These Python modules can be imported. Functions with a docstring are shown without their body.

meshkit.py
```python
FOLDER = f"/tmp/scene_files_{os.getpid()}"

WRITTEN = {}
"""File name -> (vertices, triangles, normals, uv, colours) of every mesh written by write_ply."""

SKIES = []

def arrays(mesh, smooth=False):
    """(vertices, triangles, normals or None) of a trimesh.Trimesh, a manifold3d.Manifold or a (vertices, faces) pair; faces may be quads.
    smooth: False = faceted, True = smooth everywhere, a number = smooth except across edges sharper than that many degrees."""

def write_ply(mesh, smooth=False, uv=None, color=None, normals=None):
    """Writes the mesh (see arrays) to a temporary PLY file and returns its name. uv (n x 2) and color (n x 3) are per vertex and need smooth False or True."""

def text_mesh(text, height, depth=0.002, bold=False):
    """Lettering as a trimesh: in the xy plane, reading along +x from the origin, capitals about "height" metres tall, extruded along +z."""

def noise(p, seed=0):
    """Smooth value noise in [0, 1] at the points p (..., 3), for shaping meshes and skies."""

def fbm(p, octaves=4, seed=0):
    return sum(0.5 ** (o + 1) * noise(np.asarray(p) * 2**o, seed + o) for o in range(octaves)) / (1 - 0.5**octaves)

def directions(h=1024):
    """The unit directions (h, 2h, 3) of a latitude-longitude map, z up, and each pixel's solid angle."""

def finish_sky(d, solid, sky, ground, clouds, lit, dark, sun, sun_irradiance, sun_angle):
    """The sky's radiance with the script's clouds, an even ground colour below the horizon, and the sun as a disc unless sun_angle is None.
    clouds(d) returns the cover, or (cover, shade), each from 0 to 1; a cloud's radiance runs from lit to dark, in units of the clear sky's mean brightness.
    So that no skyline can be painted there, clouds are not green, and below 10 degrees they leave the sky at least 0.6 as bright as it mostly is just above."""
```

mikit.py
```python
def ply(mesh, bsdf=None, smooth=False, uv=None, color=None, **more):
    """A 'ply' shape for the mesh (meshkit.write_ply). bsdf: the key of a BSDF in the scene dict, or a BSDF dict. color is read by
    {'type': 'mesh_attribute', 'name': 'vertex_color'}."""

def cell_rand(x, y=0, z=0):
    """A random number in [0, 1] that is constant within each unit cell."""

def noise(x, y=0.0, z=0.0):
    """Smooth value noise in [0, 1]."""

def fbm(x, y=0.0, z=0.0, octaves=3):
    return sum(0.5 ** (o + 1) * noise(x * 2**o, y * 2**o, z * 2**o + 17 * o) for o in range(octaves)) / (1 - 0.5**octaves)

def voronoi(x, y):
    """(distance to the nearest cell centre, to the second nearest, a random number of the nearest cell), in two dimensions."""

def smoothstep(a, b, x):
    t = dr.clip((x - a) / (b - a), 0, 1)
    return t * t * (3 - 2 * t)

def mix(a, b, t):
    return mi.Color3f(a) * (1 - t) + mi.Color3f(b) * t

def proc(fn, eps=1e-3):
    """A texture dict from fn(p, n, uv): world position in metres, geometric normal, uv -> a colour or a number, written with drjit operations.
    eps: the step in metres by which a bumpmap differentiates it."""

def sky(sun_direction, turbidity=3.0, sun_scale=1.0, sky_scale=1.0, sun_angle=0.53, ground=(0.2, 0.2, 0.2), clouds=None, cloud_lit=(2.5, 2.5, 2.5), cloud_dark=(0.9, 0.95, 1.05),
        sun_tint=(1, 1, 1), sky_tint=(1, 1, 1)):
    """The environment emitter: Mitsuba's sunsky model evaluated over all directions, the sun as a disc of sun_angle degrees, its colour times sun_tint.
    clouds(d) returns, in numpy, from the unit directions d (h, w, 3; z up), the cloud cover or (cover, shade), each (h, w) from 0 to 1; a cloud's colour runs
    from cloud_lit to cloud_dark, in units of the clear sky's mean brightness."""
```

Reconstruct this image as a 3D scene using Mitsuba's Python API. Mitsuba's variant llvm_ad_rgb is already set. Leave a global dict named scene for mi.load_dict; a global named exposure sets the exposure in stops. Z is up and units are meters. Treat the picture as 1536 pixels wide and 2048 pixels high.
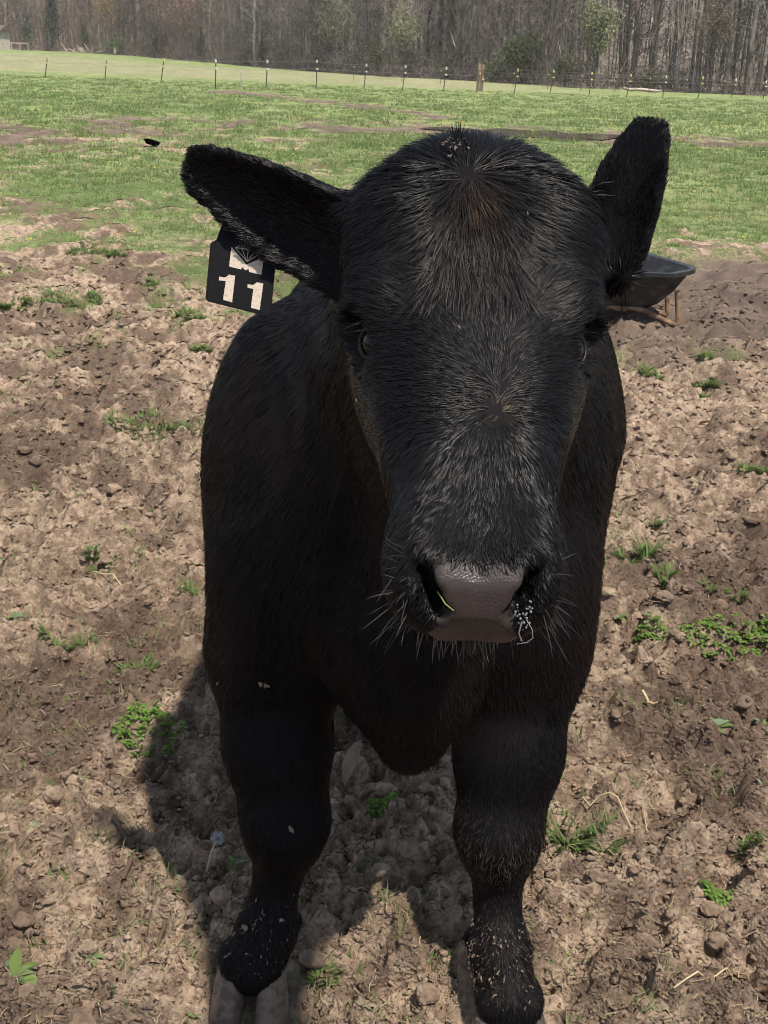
import math, numpy as np, trimesh, mitsuba as mi, mikit, meshkit
from scipy.spatial import cKDTree
from mikit import noise, fbm, voronoi, cell_rand, smoothstep, mix
T = mi.ScalarTransform4f
rng = np.random.default_rng(11)
scene, labels = {}, {}

# ------------------------------------------------------------------ camera, sky, exposure
H, PITCH, ROLL, FOC = 1.45, math.radians(22.3), math.radians(1.95), 2200.0
F_ = np.array([0, math.cos(PITCH), -math.sin(PITCH)])
U0 = np.array([0, math.sin(PITCH), math.cos(PITCH)])
R_ = math.cos(ROLL) * np.array([1.0, 0, 0]) + math.sin(ROLL) * U0
U_ = math.cos(ROLL) * U0 - math.sin(ROLL) * np.array([1.0, 0, 0])
scene['camera'] = {'type': 'perspective', 'fov_axis': 'x', 'fov': 2 * math.degrees(math.atan(768 / FOC)), 'near_clip': 0.02, 'far_clip': 3000.0,
                   'to_world': T().look_at(origin=[0, 0, H], target=[0, float(F_[1]), H + float(F_[2])], up=U_.tolist())}
SUN = np.array([0.25, -0.39, 1.0]); SUN = SUN / np.linalg.norm(SUN)
def thin_cloud(d):
    p = d / np.maximum(d[..., 2:], 0.08) * 1.3
    c = meshkit.fbm(np.stack([p[..., 0], p[..., 1], 0 * p[..., 0]], -1), 4, 3)
    return 0.12 + 0.70 * np.clip((c - 0.44) / 0.25, 0, 1), 0.35 * np.clip((c - 0.55) / 0.2, 0, 1)
scene['sky'] = mikit.sky(SUN.tolist(), turbidity=3.0, ground=(0.16, 0.14, 0.09), sun_angle=1.6, sun_tint=(0.93, 1.0, 1.12), clouds=thin_cloud)
exposure = 2.0
HAZE = 0.00045

# ------------------------------------------------------------------ helpers
def label(key, text, cat=None, group=None, kind=None):
    d = labels.setdefault(key, {})
    if text: d['label'] = text
    if cat: d['category'] = cat
    if group: d['group'] = group
    if kind: d['kind'] = kind

_count = {}
def numbered(name):
    n = _count.get(name, -1) + 1
    _count[name] = n
    return name if n == 0 else f'{name}_{n:03d}'

def raw_ply(v, f, n, bsdf, color=None):
    path = meshkit.write_ply((v, f), False, None, color, normals=n)
    return {'type': 'ply', 'filename': path, 'face_normals': n is None, 'bsdf': {'type': 'ref', 'id': bsdf}}

def rgb(r, g, b): return {'type': 'rgb', 'value': [float(r), float(g), float(b)]}
VCOL = {'type': 'mesh_attribute', 'name': 'vertex_color'}
def principled(color, rough=0.6, spec=0.5, two=False, **more):
    c = color if isinstance(color, dict) else rgb(*color)
    d = {'type': 'principled', 'base_color': c, 'roughness': rough, 'specular': spec, **more}
    return {'type': 'twosided', 'bsdf': d} if two else d

def norm(v): return v / np.maximum(np.linalg.norm(v, axis=-1, keepdims=True), 1e-12)
def lerp_tab(x, xs, ys): return np.interp(x, xs, ys)

def smooth_tab(x, xs, ys):
    from scipy.interpolate import PchipInterpolator
    return PchipInterpolator(xs, ys, extrapolate=True)(np.clip(x, xs[0], xs[-1]))

def tube(pts, rad, sides=6, cap=True):
    """tapered tube along pts as (v, f)"""
    p = np.asarray(pts, float); rad = np.broadcast_to(np.asarray(rad, float), (len(p),))
    t = norm(np.gradient(p, axis=0))
    a = np.cross(t, np.where(np.abs(t[:, 2:]) < 0.9, [0, 0, 1.0], [1.0, 0, 0])); a = norm(a)
    for i in range(1, len(a)):
        q = a[i - 1] - t[i] * (a[i - 1] @ t[i]); a[i] = q / max(np.linalg.norm(q), 1e-9)
    b = np.cross(t, a); ang = np.arange(sides) * 2 * np.pi / sides
    v = (p[:, None] + rad[:, None, None] * (np.cos(ang)[None, :, None] * a[:, None] + np.sin(ang)[None, :, None] * b[:, None])).reshape(-1, 3)
    i, j = np.meshgrid(np.arange(len(p) - 1), np.arange(sides), indexing='ij')
    q = np.stack([i * sides + j, i * sides + (j + 1) % sides, (i + 1) * sides + (j + 1) % sides, (i + 1) * sides + j], -1).reshape(-1, 4)
    f = np.vstack([q[:, [0, 1, 2]], q[:, [0, 2, 3]]])
    if cap:
        n = len(v); v = np.vstack([v, p[0], p[-1]]); k = np.arange(sides)
        f = np.vstack([f, np.stack([np.full(sides, n), (k + 1) % sides, k], 1), np.stack([np.full(sides, n + 1), n - sides + k, n - sides + (k + 1) % sides], 1)])
    return v, f

def join(parts):
    vs, fs, at = [], [], 0
    for v, f in parts:
        vs.append(v); fs.append(np.asarray(f) + at); at += len(v)
    return np.vstack(vs), np.vstack(fs)

def ribbons(base, d0, d1, length, width, side, nseg=3, droop=None, tilt=0.75, up=None):
    """N tapering ribbons: start direction d0 bending to d1; side = width axis (N,3). Returns v, f, n with cylinder-like normals."""
    N = len(base); k = nseg
    length = np.broadcast_to(length, (N,)); width = np.broadcast_to(width, (N,))
    pts = [base]; p = base.copy()
    for i in range(k):
        w = (i + 0.5) / k
        p = p + norm(d0 * (1 - w) + d1 * w) * (length / k)[:, None]
        pts.append(p)
    pts = np.stack(pts, 1)                                   # N, k+1, 3
    tang = norm(np.gradient(pts, axis=1))
    s = norm(side[:, None] - tang * (side[:, None] * tang).sum(-1, keepdims=True))
    nn = np.cross(tang, s)
    if up is not None:
        sg = np.sign((nn * up[:, None]).sum(-1, keepdims=True)); sg[sg == 0] = 1; nn = nn * sg
    prof = np.array([1.0 - 0.25 * (i / k) for i in range(k)])[None, :, None]
    hw = width[:, None, None] * 0.5 * prof
    L = pts[:, :k] - s[:, :k] * hw; Rr = pts[:, :k] + s[:, :k] * hw
    v = np.concatenate([np.stack([L, Rr], 2).reshape(N, 2 * k, 3), pts[:, k:]], 1)
    tl = np.broadcast_to(tilt, (N,))[:, None, None]
    nl = norm(nn[:, :k] - s[:, :k] * tl); nr = norm(nn[:, :k] + s[:, :k] * tl)
    n = np.concatenate([np.stack([nl, nr], 2).reshape(N, 2 * k, 3), nn[:, k:]], 1)
    f = []
    for i in range(k - 1):
        a, b, c, d = 2 * i, 2 * i + 1, 2 * i + 2, 2 * i + 3
        f += [[a, b, d], [a, d, c]]
    f.append([2 * k - 2, 2 * k - 1, 2 * k])
    f = np.array(f); M = 2 * k + 1
    F = (np.arange(N)[:, None, None] * M + f[None]).reshape(-1, 3)
    return v.reshape(-1, 3), F, n.reshape(-1, 3), M
NHEAD, NBODY = 165000, 190000
# ------------------------------------------------------------------ implicit bull (one continuous body)
def smoothstep_np(a, b, x):
    t = np.clip((x - a) / (b - a), 0, 1); return t * t * (3 - 2 * t)
def smin(a, b, k):
    h = np.maximum(k - np.abs(a - b), 0) / k
    return np.minimum(a, b) - h * h * k * 0.25
def smax(a, b, k): return -smin(-a, -b, k)
def cone(p, a, b, ra, rb):
    a = np.asarray(a, float); b = np.asarray(b, float); ba = b - a
    h = np.clip(((p - a) @ ba) / (ba @ ba), 0, 1)
    return np.linalg.norm(p - a - h[:, None] * ba, axis=1) - (ra + (rb - ra) * h)
def ell(p, c, r, R=None):
    q = p - np.asarray(c, float)
    if R is not None: q = q @ np.asarray(R).T
    r = np.asarray(r, float)
    k0 = np.linalg.norm(q / r, axis=1); k1 = np.linalg.norm(q / (r * r), axis=1)
    return k0 * (k0 - 1.0) / np.maximum(k1, 1e-9)
def flat_chain(p, pts, rad, k):
    d = None
    for i in range(len(pts) - 1):
        c = cone(p, pts[i], pts[i + 1], rad[i], rad[i + 1])
        d = c if d is None else smin(d, c, k)
    return d

HA = norm(np.array([0.0, -0.798, -0.603]))        # head axis, poll to nose
HD = np.array([0.0, -0.603, 0.798])               # dorsal
HX = np.array([1.0, 0, 0])
HP = np.array([0.086, 1.262, 1.362])              # poll
HM = np.stack([HX, HA, HD])                       # rows: lateral, along, dorsal
def hw(x, s, d): return HP + (x - 0.003 * min(max(s / 0.5, 0), 1.2)) * HX + s * HA + d * HD      # head to world
def to_head(p):
    q = (p - HP) @ HM.T
    q[:, 0] += 0.003 * np.clip(q[:, 1] / 0.5, 0, 1.2)           # nose turned a little aside
    return q
HS = [-0.07, -0.03, 0.02, 0.08, 0.16, 0.235, 0.30, 0.37, 0.435, 0.49, 0.525, 0.546]
HWD = [0.040, 0.082, 0.102, 0.115, 0.120, 0.119, 0.106, 0.088, 0.075, 0.070, 0.061, 0.036]
HTOP = [-0.07, -0.012, 0.012, 0.022, 0.012, 0.004, 0.002, 0.003, 0.004, 0.004, -0.006, -0.03]
HBOT = [-0.16, -0.19, -0.20, -0.205, -0.205, -0.195, -0.178, -0.152, -0.128, -0.112, -0.098, -0.08]
_hs = np.linspace(HS[0], HS[-1], 400)
_hw, _ht, _hb = (smooth_tab(_hs, HS, y) for y in (HWD, HTOP, HBOT))
def head_loft(p):
    q = to_head(p); s = q[:, 1]
    w = np.interp(s, _hs, _hw); t = np.interp(s, _hs, _ht); b = np.interp(s, _hs, _hb)
    c = (t + b) / 2; h = (t - b) / 2
    z = (q[:, 2] - c) / h
    wz = w * (1 - 0.30 * np.clip(-z, 0, 1) ** 1.5)            # jaw narrower than brow
    e = 2.7
    r = (np.abs(q[:, 0] / wz) ** e + np.abs(z) ** e) ** (1 / e)
    d = (r - 1) * np.minimum(wz, h)
    return np.maximum(d, np.maximum(HS[0] - s, s - HS[-1]))

def ear_frame(base, tip, face):
    L = norm(np.asarray(tip, float) - base); N = np.asarray(face, float); N = norm(N - L * (N @ L)); W = np.cross(N, L)
    return np.asarray(base, float), L, W, N, np.linalg.norm(np.asarray(tip, float) - base)
EARS = [ear_frame(np.array([-0.035, 1.270, 1.252]), [-0.240, 1.29, 1.336], [0.30, -0.90, -0.40]),
        ear_frame(np.array([0.240, 1.268, 1.238]), [0.283, 1.300, 1.404], [-0.42, -0.9, 0.1])]
EAR_W = [0.056, 0.043]
EAR_T = [[.95, 1.0, 1.0, .84, .62, .47, .28], [.88, 1.0, .98, .84, .62, .45, .18]]
def ear(p, fr, wmax, prof):
    b, L, W, N, ln = fr
    q = p - b; u = q @ L / ln; w = q @ W; n = q @ N
    uu = np.clip(u, 0, 1)
    half = wmax * np.interp(uu, [0, .15, .4, .65, .85, .95, 1.0], prof)
    cup = 0.5 * (w / wmax) ** 2 * wmax * 1.1                       # edges curl towards the opening
    thick = np.interp(uu, [0, .3, 1], [.022, .011, .0075])
    mid = n - cup + 0.012
    d = np.maximum(np.abs(mid) - thick, np.abs(w) - half)
    dd = smax(np.abs(mid) - thick, np.abs(w) - half, 0.008)
    e = np.maximum(u - 1.0, -0.10 - u) * ln
    return smax(dd, e, 0.012)

LEG_L = [(-0.134, 1.60, 0.72), (-0.175, 1.560, 0.56), (-0.158, 1.500, 0.42), (-0.142, 1.455, 0.315), (-0.145, 1.455, 0.260), (-0.156, 1.445, 0.190), (-0.170, 1.415, 0.118), (-0.188, 1.385, 0.072)]
LEG_R = [(0.195, 1.60, 0.72), (0.226, 1.560, 0.56), (0.214, 1.500, 0.42), (0.203, 1.455, 0.310), (0.207, 1.455, 0.252), (0.209, 1.445, 0.180), (0.214, 1.400, 0.108), (0.226, 1.345, 0.060)]
LEG_RAD = [0.125, 0.098, 0.082, 0.064, 0.046, 0.031, 0.043, 0.047]
HIND = [(0.20, 2.95, 0.72), (0.21, 3.02, 0.56), (0.20, 3.22, 0.44), (0.20, 3.16, 0.24), (0.20, 3.12, 0.13), (0.20, 3.08, 0.06)]
HIND_RAD = [0.19, 0.13, 0.066, 0.045, 0.050, 0.052]
BX = 0.065
def bx(y): return 0.038 + 0.095 * (y - 1.68)                  # the trunk stands a little askew
TY = [1.38, 1.46, 1.58, 1.75, 2.0, 2.3, 2.6, 2.85, 3.05, 3.17]
TW = [0.10, 0.18, 0.260, 0.312, 0.328, 0.340, 0.325, 0.28, 0.24, 0.12]
TT = [0.96, 1.06, 1.13, 1.18, 1.20, 1.19, 1.20, 1.21, 1.17, 1.03]
TB = [0.56, 0.52, 0.495, 0.49, 0.47, 0.45, 0.48, 0.56, 0.66, 0.80]
_ty = np.linspace(TY[0], TY[-1], 400); _tw, _tt, _tb = (smooth_tab(_ty, TY, y) for y in (TW, TT, TB))
def torso(p):
    y = p[:, 1]; w = np.interp(y, _ty, _tw); t = np.interp(y, _ty, _tt); b = np.interp(y, _ty, _tb)
    c = (t + b) / 2; h = (t - b) / 2; z = (p[:, 2] - c) / h
    w = w * (1 - 0.19 * np.clip(z, 0, 1.2) ** 1.3)
    w = w * (1 + 0.15 * (p[:, 0] > bx(y)) * smoothstep_np(0.58, 0.84, p[:, 2]) * smoothstep_np(1.6, 1.9, y))          # full rumen side
    r = (np.abs((p[:, 0] - bx(y)) / w) ** 2.2 + np.abs(z) ** 2.2) ** (1 / 2.2)
    return np.maximum((r - 1) * np.minimum(w, h), np.maximum(TY[0] - y, y - TY[-1]))

def bull_sdf(p, fine=True):
    p = np.asarray(p, float)
    d = torso(p)
    for sx in (-1, 1):
        d = smin(d, ell(p, (0.034 + sx * 0.210, 1.70, 0.81), (0.118, 0.18, 0.27)), 0.075)     # shoulder
        d = smin(d, ell(p, (0.042 + sx * 0.185, 1.56, 0.66), (0.108, 0.12, 0.15)), 0.06)      # point of shoulder
    # neck
    n = smin(cone(p, (0.086, 1.25, 1.18), (0.07, 1.62, 1.00), 0.120, 0.19), cone(p, (0.07, 1.40, 1.02), (BX, 1.62, 0.82), 0.11, 0.20), 0.12)
    n = smin(n, cone(p, (0.082, 1.30, 1.24), (0.07, 1.80, 1.08), 0.085, 0.12), 0.10)
    fold = np.exp(-((p[:, 1] - 1.45) / 0.16) ** 2 - ((p[:, 2] - 0.93) / 0.2) ** 2)
    n = n + 0.0065 * fold * np.sin((p[:, 0] + 0.35 * (p[:, 2] - 0.9)) * 95 + 14 * p[:, 1])
    d = smin(d, n, 0.065)
    # dewlap and brisket
    d = smin(d, cone(p, (0.075, 1.30, 0.98), (0.055, 1.36, 0.74), 0.055, 0.085), 0.10)
    d = smin(d, ell(p, (0.052, 1.385, 0.66), (0.098, 0.105, 0.13)), 0.06)
    d = smin(d, cone(p, (0.052, 1.365, 0.62), (0.050, 1.355, 0.53), 0.075, 0.040), 0.05)
    for leg in (LEG_L, LEG_R):
        c = flat_chain(p, leg, LEG_RAD, 0.035)
        c = smin(c, ell(p, np.array(leg[3]) + (0, -0.012, -0.012), (0.058, 0.058, 0.060)), 0.03)       # knee
        x, y, z = leg[6]
        for sx in (-1, 1):
            c = smin(c, ell(p, (x + sx * 0.036, y + 0.045, z - 0.022), (0.019, 0.017, 0.022)), 0.012)       # dewclaw
        fx, fy = ((-0.192, 1.378) if leg is LEG_L else (0.229, 1.330))
        for sx in (-1, 1):
            c = smin(c, ell(p, (fx + sx * 0.029, fy + 0.012, 0.086 if leg is LEG_L else 0.060), (0.025, 0.038, 0.022 if leg is LEG_L else 0.030)), 0.012)      # hairy coronet over each claw
        d = smin(d, c, 0.06)
    hp = p.copy(); hp[:, 0] = np.abs(p[:, 0] - bx(p[:, 1]))
    h = flat_chain(hp, HIND, HIND_RAD, 0.05)
    d = smin(d, h, 0.08)
    # tail
    d = smin(d, flat_chain(p, [(0.17, 3.10, 1.12), (0.18, 3.22, 1.03), (0.18, 3.25, 0.80), (0.17, 3.23, 0.55)], [0.035, 0.026, 0.020, 0.024], 0.02), 0.03)
    # head
    hd = head_loft(p)
    q = to_head(p); qa = q.copy(); qa[:, 0] = np.abs(q[:, 0])
    hd = smin(hd, ell(qa, (0.096, 0.190, -0.036), (0.029, 0.044, 0.028)), 0.035)                 # brow ridge
    hd = smin(hd, ell(qa, (0.086, 0.085, -0.052), (0.044, 0.055, 0.050)), 0.06)                  # ear root
    hd = smin(hd, ell(qa, (0.064, 0.20, -0.135), (0.042, 0.11, 0.075)), 0.05)                   # cheek / jaw muscle
    hd = smin(hd, ell(qa, (0.045, 0.488, -0.055), (0.030, 0.048, 0.055)), 0.035)                 # muzzle sides
    hd = smin(hd, ell(q, (0, 0.462, -0.118), (0.050, 0.055, 0.022)), 0.025)                         # chin / lower lip
    hd = smax(hd, -ell(qa, (0.112, 0.236, -0.040), (0.018, 0.029, 0.018)), 0.012)               # eye socket
    if fine:
        for a_, b_, ra in (((0.048, 0.535, 0.002), (0.045, 0.50, -0.012), 0.0095), ((0.038, 0.548, -0.012), (0.039, 0.51, -0.024), 0.0105), ((0.029, 0.556, -0.026), (0.033, 0.52, -0.034), 0.0085)):
            hd = smax(hd, -cone(qa, a_, b_, ra, ra * 0.8), 0.008)          # nostril
        hd = smax(hd, -(np.abs(q[:, 2] + 0.103 + 0.25 * np.maximum(0.53 - q[:, 1], 0)) - 0.0022 + np.maximum(0.42 - q[:, 1], 0)), 0.006)      # mouth line
    d = smin(d, hd, 0.045)
    for fr, wm, pr in zip(EARS, EAR_W, EAR_T):
        d = smin(d, ear(p, fr, wm, pr), 0.030)
    # no leg below its hoof's top
    return d

def surface_nets(fn, lo, hi, h):
    """naive surface nets over a sparse grid; returns v, f"""
    n = np.ceil((np.asarray(hi) - lo) / h).astype(int); n = (n // 4 + 1) * 4 + 1
    K = (n - 1) // 4 + 1
    gc = np.stack(np.meshgrid(*[lo[i] + np.arange(K[i]) * 4 * h for i in range(3)], indexing='ij'), -1)
    dc = fn(gc.reshape(-1, 3)).reshape(K)
    near = np.abs(dc) < 4 * h * 2.2
    val = np.repeat(np.repeat(np.repeat(dc, 4, 0), 4, 1), 4, 2)[:n[0], :n[1], :n[2]].astype(np.float32)
    m = near.copy()
    for ax in range(3):
        a = np.moveaxis(m, ax, 0).copy(); b = a.copy(); b[1:] |= a[:-1]; b[:-1] |= a[1:]; m = np.moveaxis(b, 0, ax)
    mf = np.repeat(np.repeat(np.repeat(m, 4, 0), 4, 1), 4, 2)[:n[0], :n[1], :n[2]]
    idx = np.argwhere(mf)
    out = np.empty(len(idx), np.float32)
    for a in range(0, len(idx), 400000):
        out[a:a + 400000] = fn(np.asarray(lo) + idx[a:a + 400000] * h)
    val[tuple(idx.T)] = out
    s = val < 0
    c = sum(s[i:n[0] - 1 + i, j:n[1] - 1 + j, k:n[2] - 1 + k].astype(np.int8) for i in (0, 1) for j in (0, 1) for k in (0, 1))
    cells = np.argwhere((c > 0) & (c < 8)); ids = -np.ones(np.array(val.shape) - 1, np.int64); ids[tuple(cells.T)] = np.arange(len(cells))
    acc = np.zeros((len(cells), 3)); cnt = np.zeros(len(cells))
    corners = [(i, j, k) for i in (0, 1) for j in (0, 1) for k in (0, 1)]
    for a in corners:
        for ax in range(3):
            if a[ax]: continue
            b = list(a); b[ax] = 1
            va = val[tuple((cells + a).T)]; vb = val[tuple((cells + b).T)]
            cr = (va < 0) != (vb < 0); t = np.where(cr, va / np.where(cr, va - vb, 1), 0)
            pt = cells + np.array(a) + t[:, None] * np.eye(3)[ax]
            acc[cr] += pt[cr]; cnt[cr] += 1
    v = np.asarray(lo) + acc / cnt[:, None] * h
    faces = []
    for ax in range(3):
        o1, o2 = [x for x in range(3) if x != ax]
        A = np.moveaxis(s, ax, 0); cr = np.argwhere(A[:-1] != A[1:])
        e = np.empty_like(cr); rest = [x for x in range(3) if x != ax]
        e[:, ax] = cr[:, 0]; e[:, rest[0]] = cr[:, 1]; e[:, rest[1]] = cr[:, 2]
        ok = (e[:, o1] > 0) & (e[:, o2] > 0) & (e[:, o1] < n[o1] - 1) & (e[:, o2] < n[o2] - 1); e = e[ok]
        def cell(d1, d2):
            g = e.copy(); g[:, o1] -= d1; g[:, o2] -= d2; return ids[tuple(g.T)]
        q = np.stack([cell(1, 1), cell(0, 1), cell(0, 0), cell(1, 0)], 1)
        flip = s[tuple(e.T)]
        if ax == 1: flip = ~flip
        q = np.where(flip[:, None], q, q[:, ::-1])
        faces.append(q)
    q = np.vstack(faces)
    return v, np.vstack([q[:, [0, 1, 2]], q[:, [0, 2, 3]]])

def gradient(fn, p, e=1e-3):
    g = np.stack([fn(p + e * np.eye(3)[i]) - fn(p - e * np.eye(3)[i]) for i in range(3)], 1) / (2 * e)
    return g
def project(fn, v, steps=3):
    for _ in range(steps):
        d = fn(v); g = gradient(fn, v); v = v - g * (np.clip(d, -0.006, 0.006) / np.maximum((g * g).sum(1), 0.2))[:, None]
    return v

bv, bf = surface_nets(bull_sdf, (-0.42, 0.74, -0.01), (0.60, 3.36, 1.46), 0.0083)
bmesh = trimesh.Trimesh(bv, bf, process=False)
comps = trimesh.graph.connected_components(bmesh.face_adjacency, nodes=np.arange(len(bf)))
keep = max(comps, key=len); bmesh.update_faces(np.isin(np.arange(len(bf)), keep)); bmesh.remove_unreferenced_vertices()
bv, bf = np.array(bmesh.vertices), np.array(bmesh.faces)
bv = project(bull_sdf, bv, 2)
bn = meshkit.arrays((bv, bf), True)[2]
# ------------------------------------------------------------------ coat: hair by hair
scene['coat_skin'] = principled((0.005, 0.0045, 0.005), 0.65, 0.10)
scene['coat_hair'] = principled(VCOL, 0.36, 0.18, two=True)
scene['body_coat_hair'] = principled(VCOL, 0.44, 0.12, two=True)
scene['bull__body'] = raw_ply(bv, bf, bn, 'coat_skin')
label('bull', 'black bull facing the camera on muddy ground with a numbered tag in one ear', 'bull')

fn_ = bmesh_fn = norm(np.cross(bv[bf[:, 1]] - bv[bf[:, 0]], bv[bf[:, 2]] - bv[bf[:, 0]]))
farea = 0.5 * np.linalg.norm(np.cross(bv[bf[:, 1]] - bv[bf[:, 0]], bv[bf[:, 2]] - bv[bf[:, 0]]), axis=1)
fc = bv[bf].mean(1)

def region(p):
    """(head weight, ear weight, leg weight)"""
    q = to_head(p)
    head = smoothstep_np(1.36, 1.24, p[:, 1]) * (p[:, 2] > 0.85)
    er = np.zeros(len(p))
    for fr, wm in zip(EARS, EAR_W):
        b, L, W, N, ln = fr; r = p - b
        u = r @ L / ln
        inside = (u > -0.16) & (np.abs(p[:, 0] - 0.09) > 0.125) & (np.abs(r @ W) < wm * 1.15) & (np.abs(r @ N - 0.01) < 0.055)
        er = np.maximum(er, inside * np.clip((u + 0.10) / 0.25, 0, 1))
    leg = smoothstep_np(0.56, 0.42, p[:, 2])
    return q, head, er, leg

PAD = lambda q: (np.abs(q[:, 0]) < np.interp(q[:, 2], [-0.082, -0.06, -0.045, -0.027, -0.012, 0.003], [0.034, 0.038, 0.034, 0.024, 0.036, 0.045])) & (q[:, 1] > 0.49) & (q[:, 2] < -0.0005 - 0.0015 * np.cos(np.clip(q[:, 0] * 140, -3, 3))) & (q[:, 2] > -0.079)

def flow(p, n, q, head, er, leg):
    ph = np.zeros_like(q)
    xA, sA, xB, sB = 0.020, 0.356, -0.006, 0.070
    q = q.copy(); q[:, 0] += (meshkit.fbm(p * 42, 2, 61) - 0.5) * 0.046; q[:, 1] += (meshkit.fbm(p * 42, 2, 62) - 0.5) * 0.046        # no whorl is neat
    a = np.stack([(q[:, 0] - xA) * np.where(q[:, 1] < sA, 3.4, 0.8), q[:, 1] - sA + 0.004], 1); a = norm(a)
    b = np.stack([(q[:, 0] - xB) * np.where(np.abs(q[:, 0] - xB) < 0.03, 0.8, 1.7), q[:, 1] - sB + 0.022 * np.exp(-((q[:, 1] - sB) / 0.04) ** 2)], 1); b = norm(b)
    lock = np.abs(q[:, 0] - xB) < 0.012 + 0.22 * np.clip(q[:, 1] - sB, 0, 0.2)
    cut = np.where(lock, 0.215, 0.17)
    w = smoothstep_np(cut - 0.02, cut + 0.02, q[:, 1])[:, None]
    f2 = norm(b * (1 - w) + a * w)
    ph[:, :2] = f2
    side = smoothstep_np(-0.045, -0.10, q[:, 2])[:, None]
    ph = ph * (1 - side) + side * np.array([0, -0.35, -1.0])
    muz = smoothstep_np(0.43, 0.50, q[:, 1])[:, None]
    around = np.stack([np.sign(q[:, 0]) * 0.5, np.full(len(q), 0.25), -0.6 + 0 * q[:, 0]], 1)
    ph = ph * (1 - muz * 0.6) + around * muz * 0.6
    fh = ph @ HM
    fb = np.stack([np.sign(p[:, 0] - 0.07) * 0.15, np.full(len(p), 0.45), np.full(len(p), -1.0)], 1)
    fl = np.tile([0, 0.15, -1.0], (len(p), 1))
    fb = fb * (1 - leg[:, None]) + fl * leg[:, None]
    f = fb * (1 - head[:, None]) + fh * head[:, None]
    for fr, wm in zip(EARS, EAR_W):
        b_, L, W, N, ln = fr; r = p - b_
        m = ((r @ L / ln > -0.16) & (np.abs(p[:, 0] - 0.09) > 0.125) & (np.abs(r @ W) < wm * 1.15) & (np.abs(r @ N - 0.01) < 0.055))[:, None]
        e = L + W * np.clip((r @ W / wm), -1, 1)[:, None] * 0.55
        f = np.where(m, f * (1 - er[:, None]) + e * er[:, None], f)
    f = f - n * (f * n).sum(1, keepdims=True)
    return norm(f)

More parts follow.
